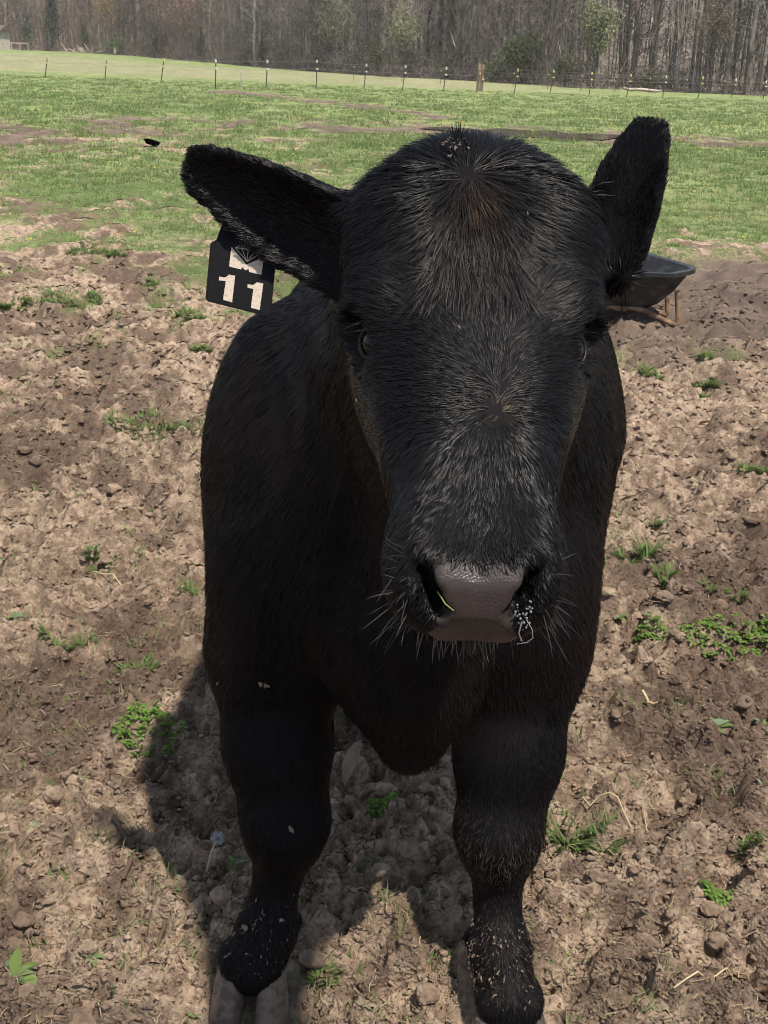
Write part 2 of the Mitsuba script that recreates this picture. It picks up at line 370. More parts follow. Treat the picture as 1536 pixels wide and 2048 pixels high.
def make_coat(N, weight, seed, width, lift=0.30, wob=0.35, clump=16, pull=0.62, lscale=1.0, nseg=3):
    r = np.random.default_rng(seed)
    pr = farea * weight; pr = pr / pr.sum()
    fi = r.choice(len(bf), N, p=pr)
    u, v = r.random(N), r.random(N); m = u + v > 1; u[m], v[m] = 1 - u[m], 1 - v[m]
    P = bv[bf[fi, 0]] * (1 - u - v)[:, None] + bv[bf[fi, 1]] * u[:, None] + bv[bf[fi, 2]] * v[:, None]
    Nn = norm(bn[bf[fi, 0]] * (1 - u - v)[:, None] + bn[bf[fi, 1]] * u[:, None] + bn[bf[fi, 2]] * v[:, None])
    q, head, er, leg = region(P)
    eyeh = (((np.abs(q[:, 0]) - 0.107) / 0.03) ** 2 + ((q[:, 1] - 0.238) / 0.027) ** 2 + ((q[:, 2] + 0.0445) / 0.0155) ** 2 < 1)
    ok = ~((PAD(q) | eyeh) & (head > 0.5))
    P, Nn, q, head, er, leg = P[ok], Nn[ok], q[ok], head[ok], er[ok], leg[ok]; N = len(P)
    f = flow(P, Nn, q, head, er, leg)
    # waviness: rotate the flow about the normal by smooth noise
    ang = (meshkit.fbm(P * 38, 2, seed) - 0.5) * 3.0 * wob + (meshkit.noise(P * 170, seed + 5) - 0.5) * 2.2 * wob + r.normal(0, 0.09, N)
    near_whorl = np.maximum(np.exp(-np.hypot(q[:, 0] - 0.02, q[:, 1] - 0.356) / 0.014), np.exp(-np.hypot(q[:, 0] + 0.006, q[:, 1] - 0.07) / 0.018)) * head
    ang = ang + r.normal(0, 0.75, N) * near_whorl
    bt = np.cross(Nn, f)
    f = f * np.cos(ang)[:, None] + bt * np.sin(ang)[:, None]
    # lengths
    L = np.interp(q[:, 1], [-0.05, 0.0, 0.07, 0.14, 0.22, 0.30, 0.40, 0.48, 0.54], [0.034, 0.033, 0.030, 0.025, 0.020, 0.017, 0.014, 0.010, 0.006])
    under = smoothstep_np(-0.06, -0.12, q[:, 2]); L = L * (1 - under * 0.25)
    L = L * head + (1 - head) * (0.026 * (1 - leg) + 0.014 * leg)
    L = np.where(er > 0, L * (1 - er) + 0.009 * er, L)
    lock = (np.abs(q[:, 0] + 0.006) < 0.010 + 0.25 * np.clip(q[:, 1] - 0.05, 0, 0.2)) & (q[:, 1] > 0.03) & (q[:, 1] < 0.20) & (head > 0.9)
    L = np.where(lock, 0.042, L)
    L = L * r.uniform(0.65, 1.25, N) * lscale
    lf = lift * r.uniform(0.4, 1.8, N) + 0.25 * np.where(q[:, 1] < 0.05, head, 0) * (er == 0)
    bridge = smoothstep_np(0.356, 0.380, q[:, 1]) * smoothstep_np(0.50, 0.46, q[:, 1]) * (np.abs(q[:, 0]) < 0.07) * (q[:, 2] > -0.04) * head
    lf = lf * (1 - bridge) + (0.12 * r.uniform(0.5, 1.5, N)) * bridge
    lf = np.where(leg > 0.5, lf * 0.9, lf)
    short = np.clip((0.018 - L) / 0.010, 0, 1)
    d0 = norm(f + Nn * (lf + 0.15 * short * (1 - bridge))[:, None]); d1 = norm(f + Nn * (lf * 0.1 - 0.10 + 0.22 * short * (1 - bridge) - 0.12 * bridge)[:, None])
    # clumps
    nc = max(N // clump, 1); ci = r.choice(N, nc, replace=False)
    _, near = cKDTree(P[ci]).query(P); cc = ci[near]
    tip = P[cc] + d1[cc] * L[cc][:, None] * 0.9
    to = norm(tip - P)
    good = ((to * d1).sum(1) > 0.3)[:, None]
    pl = (pull * r.uniform(0.4, 1.2, N))[:, None]
    d1 = np.where(good, norm(d1 * (1 - pl) + to * pl), d1)
    # colour
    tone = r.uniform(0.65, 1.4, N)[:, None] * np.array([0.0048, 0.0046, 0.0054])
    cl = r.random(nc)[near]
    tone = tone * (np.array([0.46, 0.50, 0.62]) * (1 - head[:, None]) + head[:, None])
    knee = np.exp(-((P[:, 2] - 0.29) / 0.07) ** 2) * (P[:, 0] > 0.1) * (P[:, 1] < 1.6) * 0.8 + np.exp(-((P[:, 2] - 0.14) / 0.06) ** 2) * (P[:, 1] < 1.6) * (0.25 + 0.3 * (P[:, 0] > 0.1))
    mid = np.exp(-((q[:, 0] + 0.004) / (0.012 + 0.18 * np.clip(q[:, 1] - 0.06, 0, 1))) ** 2) * np.interp(q[:, 1], [0.045, 0.075, 0.11, 0.15, 0.20, 0.26], [0.0, 0.9, 0.75, 0.5, 0.2, 0]) * head
    whA = np.exp(-(((q[:, 0] - 0.02) / 0.0035) ** 2 + ((q[:, 1] - 0.350) / 0.006) ** 2)) * head
    whB = np.exp(-(((q[:, 0] + 0.006) / 0.006) ** 2 + ((q[:, 1] - 0.082) / 0.011) ** 2)) * head; whA = np.maximum(whA * 0.8, whB * 0.7) * (r.random(N) < 0.6)
    brown = mid * (0.25 + 0.75 * cl) * 0.6
    flank = (1 - head) * (1 - leg) * (meshkit.fbm(P * np.array([9, 9, 3]), 2, 77) > 0.50) * 0.5
    col = tone * (1 - brown[:, None]) + brown[:, None] * np.array([0.046, 0.029, 0.019]) * r.uniform(0.6, 1.3, N)[:, None]
    col = col * (1 - flank[:, None]) + flank[:, None] * np.array([0.016, 0.009, 0.008])
    dust = (knee * (r.random(N) < 0.55) * r.uniform(0.2, 1, N))[:, None]; col = col * (1 - dust) + dust * np.array([0.085, 0.064, 0.048])
    col = col * (1 - whA[:, None]) + whA[:, None] * np.array([0.10, 0.066, 0.036])
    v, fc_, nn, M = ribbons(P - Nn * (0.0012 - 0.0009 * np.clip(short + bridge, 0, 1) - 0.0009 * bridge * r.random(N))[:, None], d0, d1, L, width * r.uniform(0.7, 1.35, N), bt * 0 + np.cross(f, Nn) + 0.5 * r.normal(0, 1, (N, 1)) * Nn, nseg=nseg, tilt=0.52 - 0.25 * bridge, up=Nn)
    return v, fc_, nn, np.repeat(col, M, 0)

_q, _head, _er, _leg = region(fc)
view = norm(np.array([0, 0, H]) - fc)
facing = (fn_ * view).sum(1)
front = np.where(facing > -0.25, 1.0, 0.30)
w_head = front * (np.maximum(_head, _er) > 0.5) * np.where(fc[:, 2] > 0.9, 1, 0)
w_body = np.where(facing > -0.25, 1.0, 0.40) * (np.maximum(_head, _er) <= 0.5) * np.where(fc[:, 1] > 2.3, 0.45, 1.0) * np.where(_leg > 0.3, 1.5, 1.0)
v, f, n, c = make_coat(NHEAD, w_head, 3, 0.00098, lift=0.16, wob=0.30, lscale=1.12)
scene['bull__head_hair'] = raw_ply(v, f, n, 'coat_hair', c)
v, f, n, c = make_coat(NBODY, w_body, 4, 0.0013, lift=0.22, wob=0.25, nseg=2)
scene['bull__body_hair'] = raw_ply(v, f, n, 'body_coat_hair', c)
for k in ('head_hair', 'body_hair'): label('bull__' + k, None, kind='stuff')
# ------------------------------------------------------------------ ground
def dj(fn, x, y):
    """a ground mask, evaluated in numpy"""
    x = np.asarray(x, float); sh = x.shape
    return np.array(mi.Float(fn(mi.Float(x.ravel().astype(np.float32)), mi.Float(np.asarray(y, float).ravel().astype(np.float32)))), float).reshape(sh)
import drjit as dr
def seg(x, y, x0, y0, x1, y1):
    t = dr.clip(((x - x0) * (x1 - x0) + (y - y0) * (y1 - y0)) / ((x1 - x0) ** 2 + (y1 - y0) ** 2), 0, 1)
    return dr.sqrt(dr.square(x - x0 - t * (x1 - x0)) + dr.square(y - y0 - t * (y1 - y0)))
def wet(x, y):
    """churned wet mud: the ditch, the puddle's shore, the trampled strip"""
    w = (fbm(x * 0.9, y * 0.6, 0, 4) - 0.5) * 2.4 + (fbm(x * 4, y * 2.2, 3, 2) - 0.5) * 1.3
    def sg(x0, y0, x1, y1, k): return seg(x, y * k, x0, y0 * k, x1, y1 * k)
    ditch = dr.minimum(sg(-7.5, 51.5, 0.0, 37.0, 0.4), sg(0.0, 37.0, 1.0, 34.5, 0.4))
    a = 1 - smoothstep(0.2, 0.9, ditch + w * 0.9)
    pud = dr.minimum(sg(-1.0, 27.0, 5.2, 27.4, 0.4), sg(5.2, 27.4, 10.6, 23.6, 0.4))
    b = (1 - smoothstep(0.3, 1.2, pud + w * 1.1)) * 0.9
    strip = dr.minimum(sg(-6.5, 25.5, -2.2, 27.0, 0.4), sg(-9.5, 22.5, -5.0, 21.5, 0.4))
    c = (1 - smoothstep(0.4, 1.9, strip + w * 1.2)) * 0.9 * smoothstep(0.38, 0.58, fbm(x * 1.6, y * 0.8, 8, 3))
    d = 0 * c
    e = (1 - smoothstep(0.5, 1.6, seg(x, y, 1.9, 7.1, 3.6, 8.4) + w * 0.5)) * 0.95
    return dr.maximum(dr.maximum(dr.maximum(a, b), dr.maximum(c, d * 0.75)), e)
def cover(x, y):
    """how much of the ground the grass covers"""
    yy = dr.maximum(y, 0.5)
    base = -0.31 + 0.31 * smoothstep(3.2, 7.5, yy) + 0.24 * smoothstep(7.0, 14.0, yy + x * 0.35) + 0.10 * smoothstep(14, 30, yy)
    base = base - 0.09 * smoothstep(-0.4, -1.8, x) * smoothstep(10.0, 7.5, yy)
    base = base - 0.17 * dr.exp(-dr.square((yy - 22.5) / 4.5)) * smoothstep(2.0, -3.0, x) - 0.10 * dr.exp(-dr.square((yy - 17) / 5)) * smoothstep(3.0, -3.0, x)
    n = 0.34 * fbm(x * 0.55 + 31, yy * 0.42) + 0.33 * fbm(x * 2.1 + 7, yy * 1.7) + 0.33 * fbm(x * 7.5, yy * 5.5)
    g = smoothstep(0.43, 0.63, n + base)
    return g * (1 - dr.clip(wet(x, y) * 1.1, 0, 1))
def dry(x, y):
    """pale dead sward beyond the fence"""
    lim = 69 - 0.30 * x
    return smoothstep(0, 8, y - lim) * smoothstep(60, 40, y - lim + x * 0.5) * smoothstep(16, 4, x)

def rise(x, y):
    a = smoothstep_np(70, 200, y) * smoothstep_np(-2, -60, x) * 1.15
    return a
_cr = np.random.default_rng(5)
_lump = np.stack([_cr.uniform(-2.6, 2.6, 12000), _cr.uniform(0.9, 6.2, 12000)], 1); _lr = _cr.uniform(0.016, 0.042, 12000)
_lt = cKDTree(_lump)
PITS = [(-1.16, 2.55, .07), (-0.95, 3.2, .08), (-0.72, 3.35, .07), (-0.62, 2.95, .06), (-0.9, 5.0, .12), (-0.55, 5.2, .10), (0.62, 2.95, .09), (0.50, 2.18, .10), (0.62, 2.06, .11), (0.74, 2.0, .10), (0.60, 1.9, .08), (-0.47, 1.55, .07), (-0.62, 1.54, .07), (-1.3, 4.3, .10), (1.0, 3.6, .08), (1.3, 4.6, .10)]
def hfield(x, y):
    x = np.asarray(x, float); y = np.asarray(y, float); P = np.stack([x, y, 0 * x], -1)
    mud = 1 - dj(cover, x, y) * 0.7
    near = smoothstep_np(30, 6, y)
    h = (meshkit.fbm(P * 1.3, 3, 2) - 0.5) * 0.075 * smoothstep_np(60, 8, y)
    rid = 1 - np.abs(2 * meshkit.fbm(P * np.array([9, 12, 1]), 3, 8) - 1)
    h = h + (rid - 0.72) * 0.060 * mud * near
    h = h + (meshkit.fbm(P * 40, 3, 3) - 0.5) * 0.040 * mud * smoothstep_np(9, 3, y)
    ter = lambda sx, sy, a, b, sd: smoothstep_np(a, b, meshkit.fbm(P * np.array([sx, sy, 1]), 3, sd)) - 0.5
    nn_ = smoothstep_np(12, 6, y) * mud
    h = h + ter(11, 13, 0.43, 0.52, 31) * 0.030 * nn_ + ter(27, 31, 0.44, 0.52, 32) * 0.015 * nn_ + ter(55, 60, 0.45, 0.53, 33) * 0.007 * nn_ * smoothstep_np(4.5, 3, y)
    h = h + ter(3.2, 3.6, 0.45, 0.53, 34) * 0.045 * smoothstep_np(28, 14, y) * smoothstep_np(3, 6, y) * (0.4 + 0.6 * mud)
    h = h + (meshkit.fbm(P * np.array([4.5, 4.5, 1]), 3, 6) - 0.5) * 0.06 * mud * smoothstep_np(32, 8, y)
    q = np.stack([x, y], -1).reshape(-1, 2); m = (q[:, 1] < 6.4) & (np.abs(q[:, 0]) < 2.7) & (q[:, 1] > 0.8)
    l = np.zeros(len(q))
    if m.any():
        d, i = _lt.query(q[m], k=3)
        r = _lr[i]; l[m] = (np.sqrt(np.clip(1 - (d / r) ** 2, 0, 1)) * r * 0.42).max(1)
    h = h + l.reshape(x.shape) * np.clip(mud, 0.3, 1)
    for px_, py_, r in PITS:
        dd = np.hypot(x - px_, y - py_) / r
        h = h - 0.034 * np.exp(-dd ** 2 * 1.6) + 0.012 * np.exp(-(dd - 1.4) ** 2 * 5)
    w = dj(wet, x, y)
    h = h - 0.05 * w * smoothstep_np(10, 20, y) + w * (meshkit.fbm(P * 2.2, 3, 12) - 0.5) * 0.16 * smoothstep_np(60, 30, y) * smoothstep_np(4, 7, y)
    pe = np.hypot((x - 2.9) / 3.6, (y - 27.3 + 0.05 * (x - 2.9)) / 2.7); kp = smoothstep_np(1.25, 0.75, pe); h = h * (1 - kp) - 0.05 * kp
    for lx, ly in ((-0.192, 1.36), (0.228, 1.33)):                                             # trodden flat under the hooves
        k = smoothstep_np(0.16, 0.08, np.hypot(x - lx, y - ly)); h = h * (1 - k) - 0.004 * k
    return h + rise(x, y)

EV = 0.0035
ang = np.concatenate([np.linspace(math.radians(-180), math.radians(-30), 36)[:-1], np.arange(math.radians(-30), math.radians(-26), 0.008), np.arange(math.radians(-26), math.radians(26), EV), np.arange(math.radians(26), math.radians(30), 0.008), np.linspace(math.radians(30), math.radians(180), 36)[:-1]])
rad = np.concatenate([[0.25, 0.5, 0.75, 0.95], 1.1 * np.exp(np.arange(0, math.log(9 / 1.1), EV)), 9 * np.exp(np.arange(0, math.log(45 / 9.0), 0.0052)), 45 * np.exp(np.arange(0, math.log(420 / 45.0), 0.02)), [450, 600, 800, 1100]])
A, Rr_ = np.meshgrid(ang, rad)
gx, gy = Rr_ * np.sin(A), Rr_ * np.cos(A)
gz = hfield(gx, gy); gz[rad > 300] *= 0.0; gz[rad > 300] += rise(gx, gy)[rad > 300]
nr, na = gx.shape
gv = np.vstack([np.stack([gx, gy, gz], -1).reshape(-1, 3), [[0, 0, 0]]])
i, j = np.meshgrid(np.arange(nr - 1), np.arange(na), indexing='ij'); j2 = (j + 1) % na
q = np.stack([i * na + j, i * na + j2, (i + 1) * na + j2, (i + 1) * na + j], -1).reshape(-1, 4)
k = np.arange(na)
gf = np.vstack([q[:, [0, 2, 1]], q[:, [0, 3, 2]], np.stack([np.full(na, len(gv) - 1), (k), (k + 1) % na], 1)[:, [0, 2, 1]]])
gn = meshkit.arrays((gv, gf), True)[2]
if gn[:, 2].mean() < 0: gf = gf[:, ::-1]; gn = -gn
def ground_colour(p, n, uv):
    x, y, z = p.x, p.y, p.z
    tone = fbm(x * 1.1 + 3, y * 0.9 + 11, 0, 3)
    fine = fbm(x * 38, y * 38, z * 30, 3)
    crumb = fbm(x * 160, y * 130, z * 160, 2)
    damp = smoothstep(0.45, 0.60, 0.30 * tone + 0.35 * fbm(x * 3.1 + 5, y * 2.7, 2, 3) + 0.35 * fbm(x * 11, y * 10, 0, 4) + 0.05 * smoothstep(0.3, -0.6, x))
    c = mix(mix((0.345, 0.262, 0.190), (0.195, 0.139, 0.100), smoothstep(0.38, 0.66, fine)), (0.092, 0.062, 0.046), damp * 0.82)
    c = c * (0.50 + 1.0 * crumb)
    c = mix(c, mi.Color3f(0.092, 0.070, 0.058) * (0.6 + 0.8 * fine), wet(x, y) * 0.85)
    g = cover(x, y)
    t2 = fbm(x * 0.6, y * 0.25, 5, 3); t3 = fbm(x * 5, y * 2.2, 3, 3)
    green = mix((0.072, 0.142, 0.030), (0.118, 0.192, 0.052), smoothstep(0.3, 0.7, t2))
    green = mix(green, (0.19, 0.175, 0.095), smoothstep(0.5, 0.75, t3) * 0.32) * (0.7 + 0.6 * fbm(x * 14, y * 6, 1, 2))
    pale = mi.Color3f(0.185, 0.175, 0.115) * (0.8 + 0.4 * fbm(x * 0.5, y * 0.12, 2, 3))
    green = mix(green, pale, dry(x, y) * 0.55)
    c = mix(c, green, g * 0.70)
    return c
scene['soil'] = {'type': 'bumpmap', 'bump': mikit.proc(lambda p, n, uv: (fbm(p.x * 150, p.y * 150, p.z * 150, 3) + 0.6 * fbm(p.x * 420, p.y * 420, p.z * 420, 2)) * smoothstep(7, 3, p.y), eps=0.0012), 'scale': 0.010,
                 'bsdf': principled(mikit.proc(ground_colour), 0.92, 0.25)}
scene['ground'] = raw_ply(gv, gf, gn, 'soil')
label('ground', 'trampled brown mud turning to green pasture farther off', kind='structure')

def at_ground(x, y): return np.stack([x, y, hfield(x, y)], -1)

# puddle
th = np.linspace(0, 2 * np.pi, 120, endpoint=False)
pc = np.array([2.9, 27.3])
prx = 2.25 * (1 + 0.20 * np.sin(3 * th + 1) + 0.10 * np.sin(7 * th) + 0.05 * np.sin(17 * th + 2)); pry = 2.0 * (1 + 0.25 * np.sin(2 * th + 2) + 0.16 * np.sin(5 * th + 1) + 0.14 * np.sin(11 * th + 2) + 0.08 * np.sin(19 * th))
pv = np.vstack([np.stack([pc[0] + prx * np.cos(th), pc[1] + pry * np.sin(th) - 0.05 * prx * np.cos(th), 0 * th], 1), [[pc[0], pc[1], 0]]])
# ------------------------------------------------------------------ clods and crumbs
ico0, ico1 = trimesh.Trimesh([[1, 0, 0], [-1, 0, 0], [0, 1, 0], [0, -1, 0], [0, 0, 1], [0, 0, -1]], [[0, 2, 4], [2, 1, 4], [1, 3, 4], [3, 0, 4], [2, 0, 5], [1, 2, 5], [3, 1, 5], [0, 3, 5]], process=False), trimesh.creation.icosphere(1)
ico2 = trimesh.creation.icosphere(2)
def rocks(base, n, seed, squash=(0.45, 0.85)):
    """n irregular lumps, vertices (n, V, 3) about the origin, size 1"""
    r = np.random.default_rng(seed)
    v = np.repeat(np.array(base.vertices)[None], n, 0)
    if len(base.vertices) > 50:
        o = r.uniform(0, 90, (n, 1, 3)); v = v * (0.45 + 1.1 * meshkit.fbm(v * 1.5 + o, 4, 3))[..., None]
    else: v = v * (1 + r.normal(0, 0.26, v.shape[:2] + (1,)))
    v = v * np.stack([r.uniform(0.7, 1.3, n), r.uniform(0.7, 1.3, n), r.uniform(*squash, n)], 1)[:, None]
    a = r.uniform(0, 2 * np.pi, n); c, s = np.cos(a), np.sin(a)
    return np.stack([v[..., 0] * c[:, None] - v[..., 1] * s[:, None], v[..., 0] * s[:, None] + v[..., 1] * c[:, None], v[..., 2]], -1)
def spread(n, r, y0, y1, half=0.40, pw=1.0):
    """points spread evenly over the picture's ground between two distances"""
    y = y0 * np.exp(r.random(n) ** pw * math.log(y1 / y0)); return y * r.uniform(-half, half, n), y
r = np.random.default_rng(21)
def clod_colour(p, n, uv):
    k = cell_rand(dr.floor(p.x * 55), dr.floor(p.y * 55))
    t = fbm(p.x * 60, p.y * 60, p.z * 60, 3)
    return mix(mix((0.33, 0.25, 0.182), (0.20, 0.143, 0.105), smoothstep(0.1, 0.9, k)), (0.125, 0.088, 0.070), smoothstep(0.55, 0.95, cell_rand(dr.floor(p.x * 55), dr.floor(p.y * 55), 4)) * 0.9) * (0.7 + 0.5 * fbm(p.x * 240, p.y * 240, p.z * 240, 2))
scene['clod_soil'] = {'type': 'bumpmap', 'bump': mikit.proc(lambda p, n, uv: fbm(p.x * 170 + 3, p.y * 170, p.z * 170, 3) + 0.5 * fbm(p.x * 400, p.y * 400, p.z * 400, 2), eps=0.0012), 'scale': 0.009, 'bsdf': principled(mikit.proc(lambda p, n, uv: mix(ground_colour(p, n, uv), clod_colour(p, n, uv), 0.35)), 0.95, 0.2)}
def scatter_rocks(base, n, seed, y0, y1, smin_, smax_, sink=0.25, pw=1.0, squash=(0.4, 0.8)):
    r = np.random.default_rng(seed)
    x, y = spread(n, r, y0, y1, 0.50, pw)
    keep = r.random(n) > dj(cover, x, y) * 0.9
    keep &= ~((np.abs(x + 0.18) < 0.075) & (np.abs(y - 1.36) < 0.10)) & ~((np.abs(x - 0.228) < 0.075) & (np.abs(y - 1.36) < 0.10))
    x, y = x[keep], y[keep]; n = len(x)
    s = smin_ * (smax_ / smin_) ** (r.random(n) ** 2.2)
    if y1 > 4: s = s * np.clip(y / 2.6, 1, 2.2)
    v = rocks(base, n, seed + 1, squash) * s[:, None, None]
    c = at_ground(x, y); c[:, 2] += s * (0.45 - sink)
    return v + c[:, None], s
cv, cs = scatter_rocks(ico2, 560, 31, 1.25, 4.2, 0.010, 0.023, sink=0.40)
order = np.argsort(-cs)[:260]
lo2 = np.array(ico2.faces)
for k_ in order:
    key = numbered('ground__clod')
    m = trimesh.Trimesh(cv[k_], lo2, process=False)
    scene[key] = mikit.ply(m, 'clod_soil', smooth=70)
cr, _ = scatter_rocks(ico0, 44000, 41, 1.15, 8.0, 0.0028, 0.011, sink=0.42, squash=(0.28, 0.6), pw=0.85)
cf = (np.arange(len(cr))[:, None, None] * 6 + np.array(ico0.faces)[None]).reshape(-1, 3)
cn = norm((cr - cr.mean(1, keepdims=True)) * [1, 1, 2.2] + np.random.default_rng(3).normal(0, 0.0012, cr.shape)); scene['ground__crumbs'] = raw_ply(cr.reshape(-1, 3), cf, cn.reshape(-1, 3), 'clod_soil')
label('ground__crumbs', None, kind='stuff')

# ------------------------------------------------------------------ straw and dead stalks
scene['straw_stuff'] = principled(VCOL, 0.7, 0.3, two=True)
def straw(n, seed, y0, y1, l0, l1, w):
    r = np.random.default_rng(seed)
    x, y = spread(n, r, y0, y1, 0.50); k = r.random(n) > dj(cover, x, y) * 0.6; x, y = x[k], y[k]; n = len(x)
    b = at_ground(x, y); b[:, 2] += r.uniform(0.003, 0.014, n)
    a = r.uniform(0, 2 * np.pi, n); el = r.normal(0.05, 0.18, n)
    d0 = norm(np.stack([np.cos(a), np.sin(a), el], 1)); a2 = a + r.normal(0, 0.9, n)
    d1 = norm(np.stack([np.cos(a2), np.sin(a2), -np.abs(el) - 0.05], 1))
    L = r.uniform(l0, l1, n) * np.clip(y / 2.5, 1, 2)
    v, f, nn, M = ribbons(b, d0, d1, L, w * np.clip(y / 2.0, 1, 3) * r.uniform(0.6, 1.5, n), np.cross(d0, [0, 0, 1.0]), 3, up=np.tile([0, 0, 1.0], (n, 1)), tilt=0.5)
    c = np.array([0.38, 0.30, 0.19]) * r.uniform(0.4, 1.15, n)[:, None] * np.array([1, 1, 1]) + r.normal(0, 0.015, (n, 3))
    c = np.where(r.random(n)[:, None] < 0.3, np.array([0.13, 0.085, 0.06]) * r.uniform(0.7, 1.3, n)[:, None], c)
    return v, f, nn, np.repeat(np.clip(c, 0.02, 0.7), M, 0)
v, f, n, c = straw(9000, 51, 1.2, 9.0, 0.010, 0.042, 0.0012)
scene['dead_grass'] = raw_ply(v, f, n, 'straw_stuff', c)
label('dead_grass', 'bits of dry straw and dead grass strewn over the mud', 'dead grass', kind='stuff')

# ------------------------------------------------------------------ pasture grass
scene['grass_blade'] = {'type': 'principledthin', 'base_color': VCOL, 'roughness': 0.55, 'diff_trans': 0.7, 'spec_trans': 0.0, 'eta': 1.4}
PAL = np.array([[0.090, 0.185, 0.040], [0.130, 0.220, 0.060], [0.165, 0.245, 0.078], [0.078, 0.155, 0.038], [0.210, 0.225, 0.100]]) * [1.14, 0.98, 1.3]
def blades(x, y, hgt, wid, r, pal=PAL, lean=0.5, nseg=2, z=None):
    n = len(x)
    b = np.stack([x, y, hfield(x, y) if z is None else z], -1); b[:, 2] -= 0.004
    a = r.uniform(0, 2 * np.pi, n); l = np.abs(r.normal(0, lean, n))
    d0 = norm(np.stack([np.cos(a) * l * 0.5, np.sin(a) * l * 0.5, np.ones(n)], 1)); d1 = norm(np.stack([np.cos(a) * (l + 0.35), np.sin(a) * (l + 0.35), np.full(n, 0.6)], 1))
    t = r.uniform(0, 2 * np.pi, n); side = np.stack([np.cos(t), np.sin(t), 0 * t], 1)
    v, f, nn, M = ribbons(b, d0, d1, hgt, wid, side, nseg, tilt=0.3)
    nn = norm(nn * np.sign(nn[:, 2:] + 1e-9) * 0.5 + np.array([0, 0, 0.9]))
    c = pal[r.integers(0, len(pal), n)] * r.uniform(0.75, 1.3, (n, 1))
    return v, f, nn, np.repeat(c, M, 0)
r = np.random.default_rng(61)
x, y = spread(74000, r, 3.2, 68.0, 0.46)
gm = dj(cover, x, y); tn = meshkit.fbm(np.stack([x * 0.8, y * 0.5, 0 * x], -1), 3, 9)
keep = r.random(len(x)) < gm * np.interp(y, [3, 10, 25, 45, 68], [1.0, 0.85, 0.6, 0.45, 0.3]) * (0.4 + 1.1 * tn)
x, y = x[keep], y[keep]; nb = 9; ci = np.repeat(np.arange(len(x)), nb); sp = np.clip(y * 0.0032, 0.015, 0.12)[ci]
hh = (r.uniform(0.6, 1.25, len(x)) * (0.6 + 0.8 * meshkit.noise(np.stack([x * 1.7, y * 1.2, 0 * x], -1), 4)))[ci]; tc = r.integers(0, len(PAL), len(x))[ci]
x, y = x[ci] + r.normal(0, 1, len(ci)) * sp, y[ci] + r.normal(0, 1, len(ci)) * sp
hgt = hh * r.uniform(0.022, 0.050, len(x)) * np.clip(y / 10, 0.9, 2.2)
v, f, n, c = blades(x, y, hgt, np.clip(y * 0.0008, 0.003, 0.045), r, nseg=1, lean=0.45)
c = c * 0.5 + np.repeat(PAL[tc] * r.uniform(0.8, 1.25, (len(tc), 1)), 3, 0) * 0.5
scene['grass'] = raw_ply(v, f, n, 'grass_blade', c)
r = np.random.default_rng(62); x, y = spread(1100, r, 1.3, 7.0, 0.50); k = meshkit.fbm(np.stack([x * 1.6, y * 1.2, 0 * x], -1), 3, 19) > 0.50; x, y = x[k], y[k]; ci = np.repeat(np.arange(len(x)), r.integers(3, 11, len(x)))
x, y = x[ci] + r.normal(0, 0.014, len(ci)) * np.clip(y[ci] / 2, 1, 3), y[ci] + r.normal(0, 0.012, len(ci)) * np.clip(y[ci] / 2, 1, 3)
v, f, n, c = blades(x, y, r.uniform(0.012, 0.042, len(x)), r.uniform(0.0018, 0.0032, len(x)) * np.clip(y / 2, 1, 2), r, nseg=2, lean=0.9)
scene['grass_sprigs'] = raw_ply(v, f, n, 'grass_blade', c); label('grass_sprigs', 'stray single grass blades sprouting through the mud', 'grass', kind='stuff')
label('grass', 'short patchy spring grass of the pasture', 'grass', kind='stuff')
# ------------------------------------------------------------------ wood behind the pasture
EDGE = np.array([(-170, 225), (-120, 215), (-67, 200), (-53, 195), (-39, 185), (-24, 165), (-12, 140), (-1.5, 118), (7.6, 105), (13.8, 90), (25, 82), (40, 76), (75, 66), (120, 50)], float)
_el = np.concatenate([[0], np.cumsum(np.linalg.norm(np.diff(EDGE, axis=0), axis=1))])
def edge_at(t): return np.stack([np.interp(t, _el, EDGE[:, 0]), np.interp(t, _el, EDGE[:, 1])], -1)
_eb = norm(EDGE)                                         # roughly away from the pasture
def edge_back(t): return norm(np.stack([np.interp(t, _el, _eb[:, 0]), np.interp(t, _el, _eb[:, 1])], -1))
HILLD = [0, 1.5, 6, 25, 60, 110, 170, 260]; HILLZ = [-0.35, 0.12, 0.45, 2.2, 6.5, 15, 27, 34]
tt = np.linspace(0, _el[-1], 140); dd = np.concatenate([np.linspace(0, 8, 8), np.linspace(10, 260, 40)])
TT_, DD_ = np.meshgrid(tt, dd)
e_ = edge_at(TT_) + edge_back(TT_) * DD_[..., None]
def hill_z(x, y, d): return rise(x, y) + np.interp(d, HILLD, HILLZ) + (meshkit.fbm(np.stack([x * 0.05, y * 0.05, 0 * x], -1), 3, 4) - 0.5) * np.clip(d / 40, 0, 1) * 6 + (meshkit.fbm(np.stack([x * 0.5, y * 0.5, 0 * x], -1), 2, 5) - 0.5) * 0.5 * np.clip(d / 3, 0, 1)
hz = hill_z(e_[..., 0], e_[..., 1], DD_)
hv = np.concatenate([e_, hz[..., None]], -1).reshape(-1, 3); W_ = len(tt)
i, j = np.meshgrid(np.arange(len(dd) - 1), np.arange(W_ - 1), indexing='ij')
hq = np.stack([i * W_ + j, i * W_ + j + 1, (i + 1) * W_ + j + 1, (i + 1) * W_ + j], -1).reshape(-1, 4)
hf = np.vstack([hq[:, [0, 1, 2]], hq[:, [0, 2, 3]]]); hn = meshkit.arrays((hv, hf), True)[2]
if hn[:, 2].mean() < 0: hf = hf[:, ::-1]; hn = -hn
